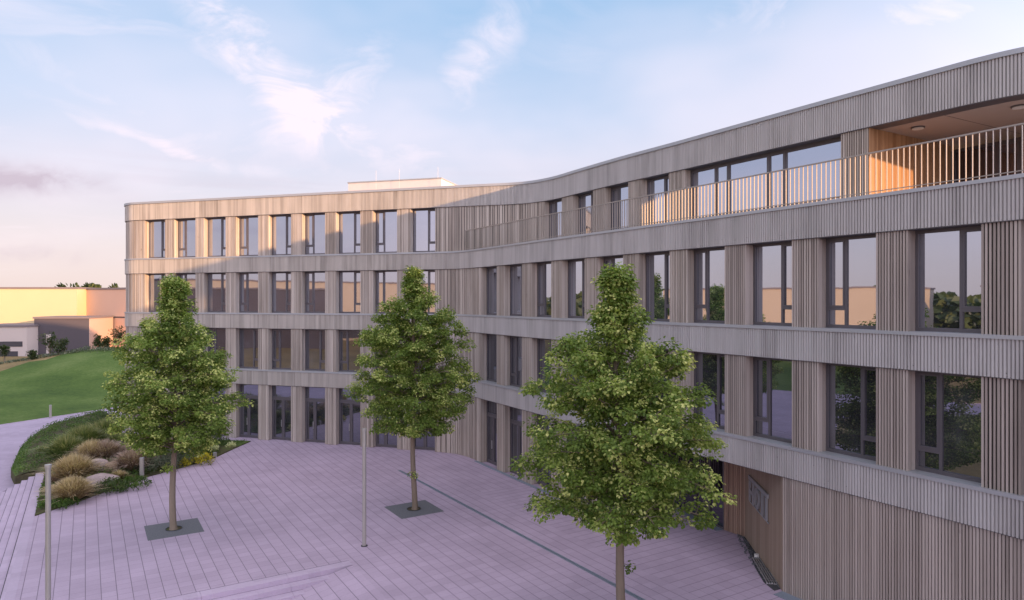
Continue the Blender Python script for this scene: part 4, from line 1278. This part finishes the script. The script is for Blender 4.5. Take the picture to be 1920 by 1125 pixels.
def far_tree(px, D, z0, h, w, label, at=None, n=500, cat="tree", group="young trees beyond the mound"):
    x, y = atpx(px, D) if at is None else at
    rnd = random.Random(int(px * 11 + D)); r = empty("young_tree", (x, y, z0), label, cat, group)
    mb = MB(); mb.tube([(x, y, z0), (x + .05, y, z0 + h * .5), (x, y, z0 + h * .8)], [.10, .08, .04], 6)
    for k in range(5): a = k * 1.3; mb.tube([(x, y, z0 + h * .42), (x + cos(a) * w * .3, y + sin(a) * w * .3, z0 + h * .7)], [.04, .02], 4)
    mb.build("trunk", M['bark'], r)
    mb = MB(); c = Vector((x, y, z0 + h * .7))
    cl = [Vector((rnd.gauss(0, .4) * w * .4, rnd.gauss(0, .4) * w * .4, rnd.uniform(-.14, .22) * h)) for _ in range(14)]
    lf = .22 if D < 120 else .95
    for i in range(n):
        q = rnd.choice(cl); ww = Vector((rnd.gauss(0, 1), rnd.gauss(0, 1), rnd.gauss(0, 1))).normalized() * rnd.random() ** .4
        p = c + q + Vector((ww.x * w * .22, ww.y * w * .22, ww.z * h * .11))
        leaf(mb, p, (ww + Vector((0, 0, .2))).normalized(), (ww + Vector((.3, .2, .8))).normalized(), lf, lf * .85, rnd.random())
    mb.build("crown", M['far_leaf'], r)


FT = [(62, 84, .3, 2.6, 1.1, "narrow young tree near the left edge behind the mound"), (93, 88, .3, 4.5, 2.0, "young round tree before the grey hall, taller of the pair"),
      (116, 86, .3, 3.9, 1.9, "young round tree before the grey hall, lower of the pair"), (186, 92, .6, 3.8, 1.4, "slim young tree before the pink hall, left of two"),
      (199, 90, .6, 3.6, 1.5, "slim young tree before the pink hall, right of two"), (221, 94, .8, 4.6, 2.4, "bushy young tree touching the left tree's outline beside the office building"),
      (8, 92, .3, 2.6, 1.4, "young tree at the very left edge before the white hall")]
for a in FT: far_tree(*a)
for px, h, w, lb in ((88, 12.1, 4, "treetop showing left above the yellow hall roof"), (110, 12.0, 5, "treetop showing right above the yellow hall roof"), (160, 12.3, 9, "broad treetop above the pink hall"), (216, 12.2, 5, "treetop above the pink hall beside the office building")):
    far_tree(px, 170, .5, h, w, lb, n=900, group="treetops behind the halls")
# hedge row on the far side of the mound
mb = MB(); rnd = random.Random(12)
for i in range(5200):
    f = rnd.random(); x0 = -70 + 50 * f; y0 = 79 + 6 * sin(f * 5) + rnd.gauss(0, .5); z = terrain(x0, y0)
    lump = .2 + .35 * abs(mnoise.noise(Vector((x0 * .35, 0, 0)))) * 2
    d = Vector((rnd.gauss(0, 1), rnd.gauss(0, 1), rnd.uniform(.2, 1.5))).normalized()
    leaf(mb, Vector((x0, y0, z + rnd.random() * lump)), d, Vector((rnd.gauss(0, 1), rnd.gauss(0, 1), 1)).normalized(), .16, .12, rnd.random())
g = mb.build("hedge_growth", M['sage']); tag(g, "rough strip of dry herbs and low hedge behind the green mound", "hedge", kind="stuff")
mb = MB(); rnd = random.Random(31)
for i in range(16000):
    x0, y0 = rnd.uniform(-36.5, -19.5), rnd.uniform(-30, 21)
    if x0 < -36 + .4 * max(0, y0 - 12): continue
    n0 = mnoise.noise(Vector((x0 * .25, y0 * .25, 4))); h0 = .45 + .7 * max(0, n0 + .3); p = Vector((x0, y0, -.8)); a = rnd.uniform(0, 6.28)
    leaf(mb, p, Vector((cos(a) * .3, sin(a) * .3, 1)).normalized(), Vector((sin(a), -cos(a), .1)).normalized(), h0 * rnd.uniform(.6, 1.1), .07, min(1, max(0, .5 + n0 + rnd.uniform(-.3, .3))))
g = mb.build("tall_grass", M['greengrass']); tag(g, "tall golden green grasses left of the side steps, outside the picture, mirrored in the windows", "tall grass", kind="stuff")
# distant woods
mb = MB(); rnd = random.Random(13)
for i in range(15000):
    a = rnd.uniform(radians(95), radians(265)); R_ = rnd.uniform(190, 225); x = R_ * cos(a); y = R_ * sin(a); hh = 9 + 5 * mnoise.noise(Vector((x * .03, y * .03, 0)))
    z = hh * rnd.random() ** .6
    d = Vector((rnd.gauss(0, 1), rnd.gauss(0, 1), rnd.gauss(0, 1))).normalized()
    leaf(mb, Vector((x, y, z)), d, Vector((rnd.gauss(0, 1), rnd.gauss(0, 1), 1)).normalized(), 3.0, 2.6, rnd.random())
g = mb.build("distant_wood", M['far_leaf']); tag(g, "dark far-off wood along the horizon, mirrored in the windows", "wood", kind="stuff")
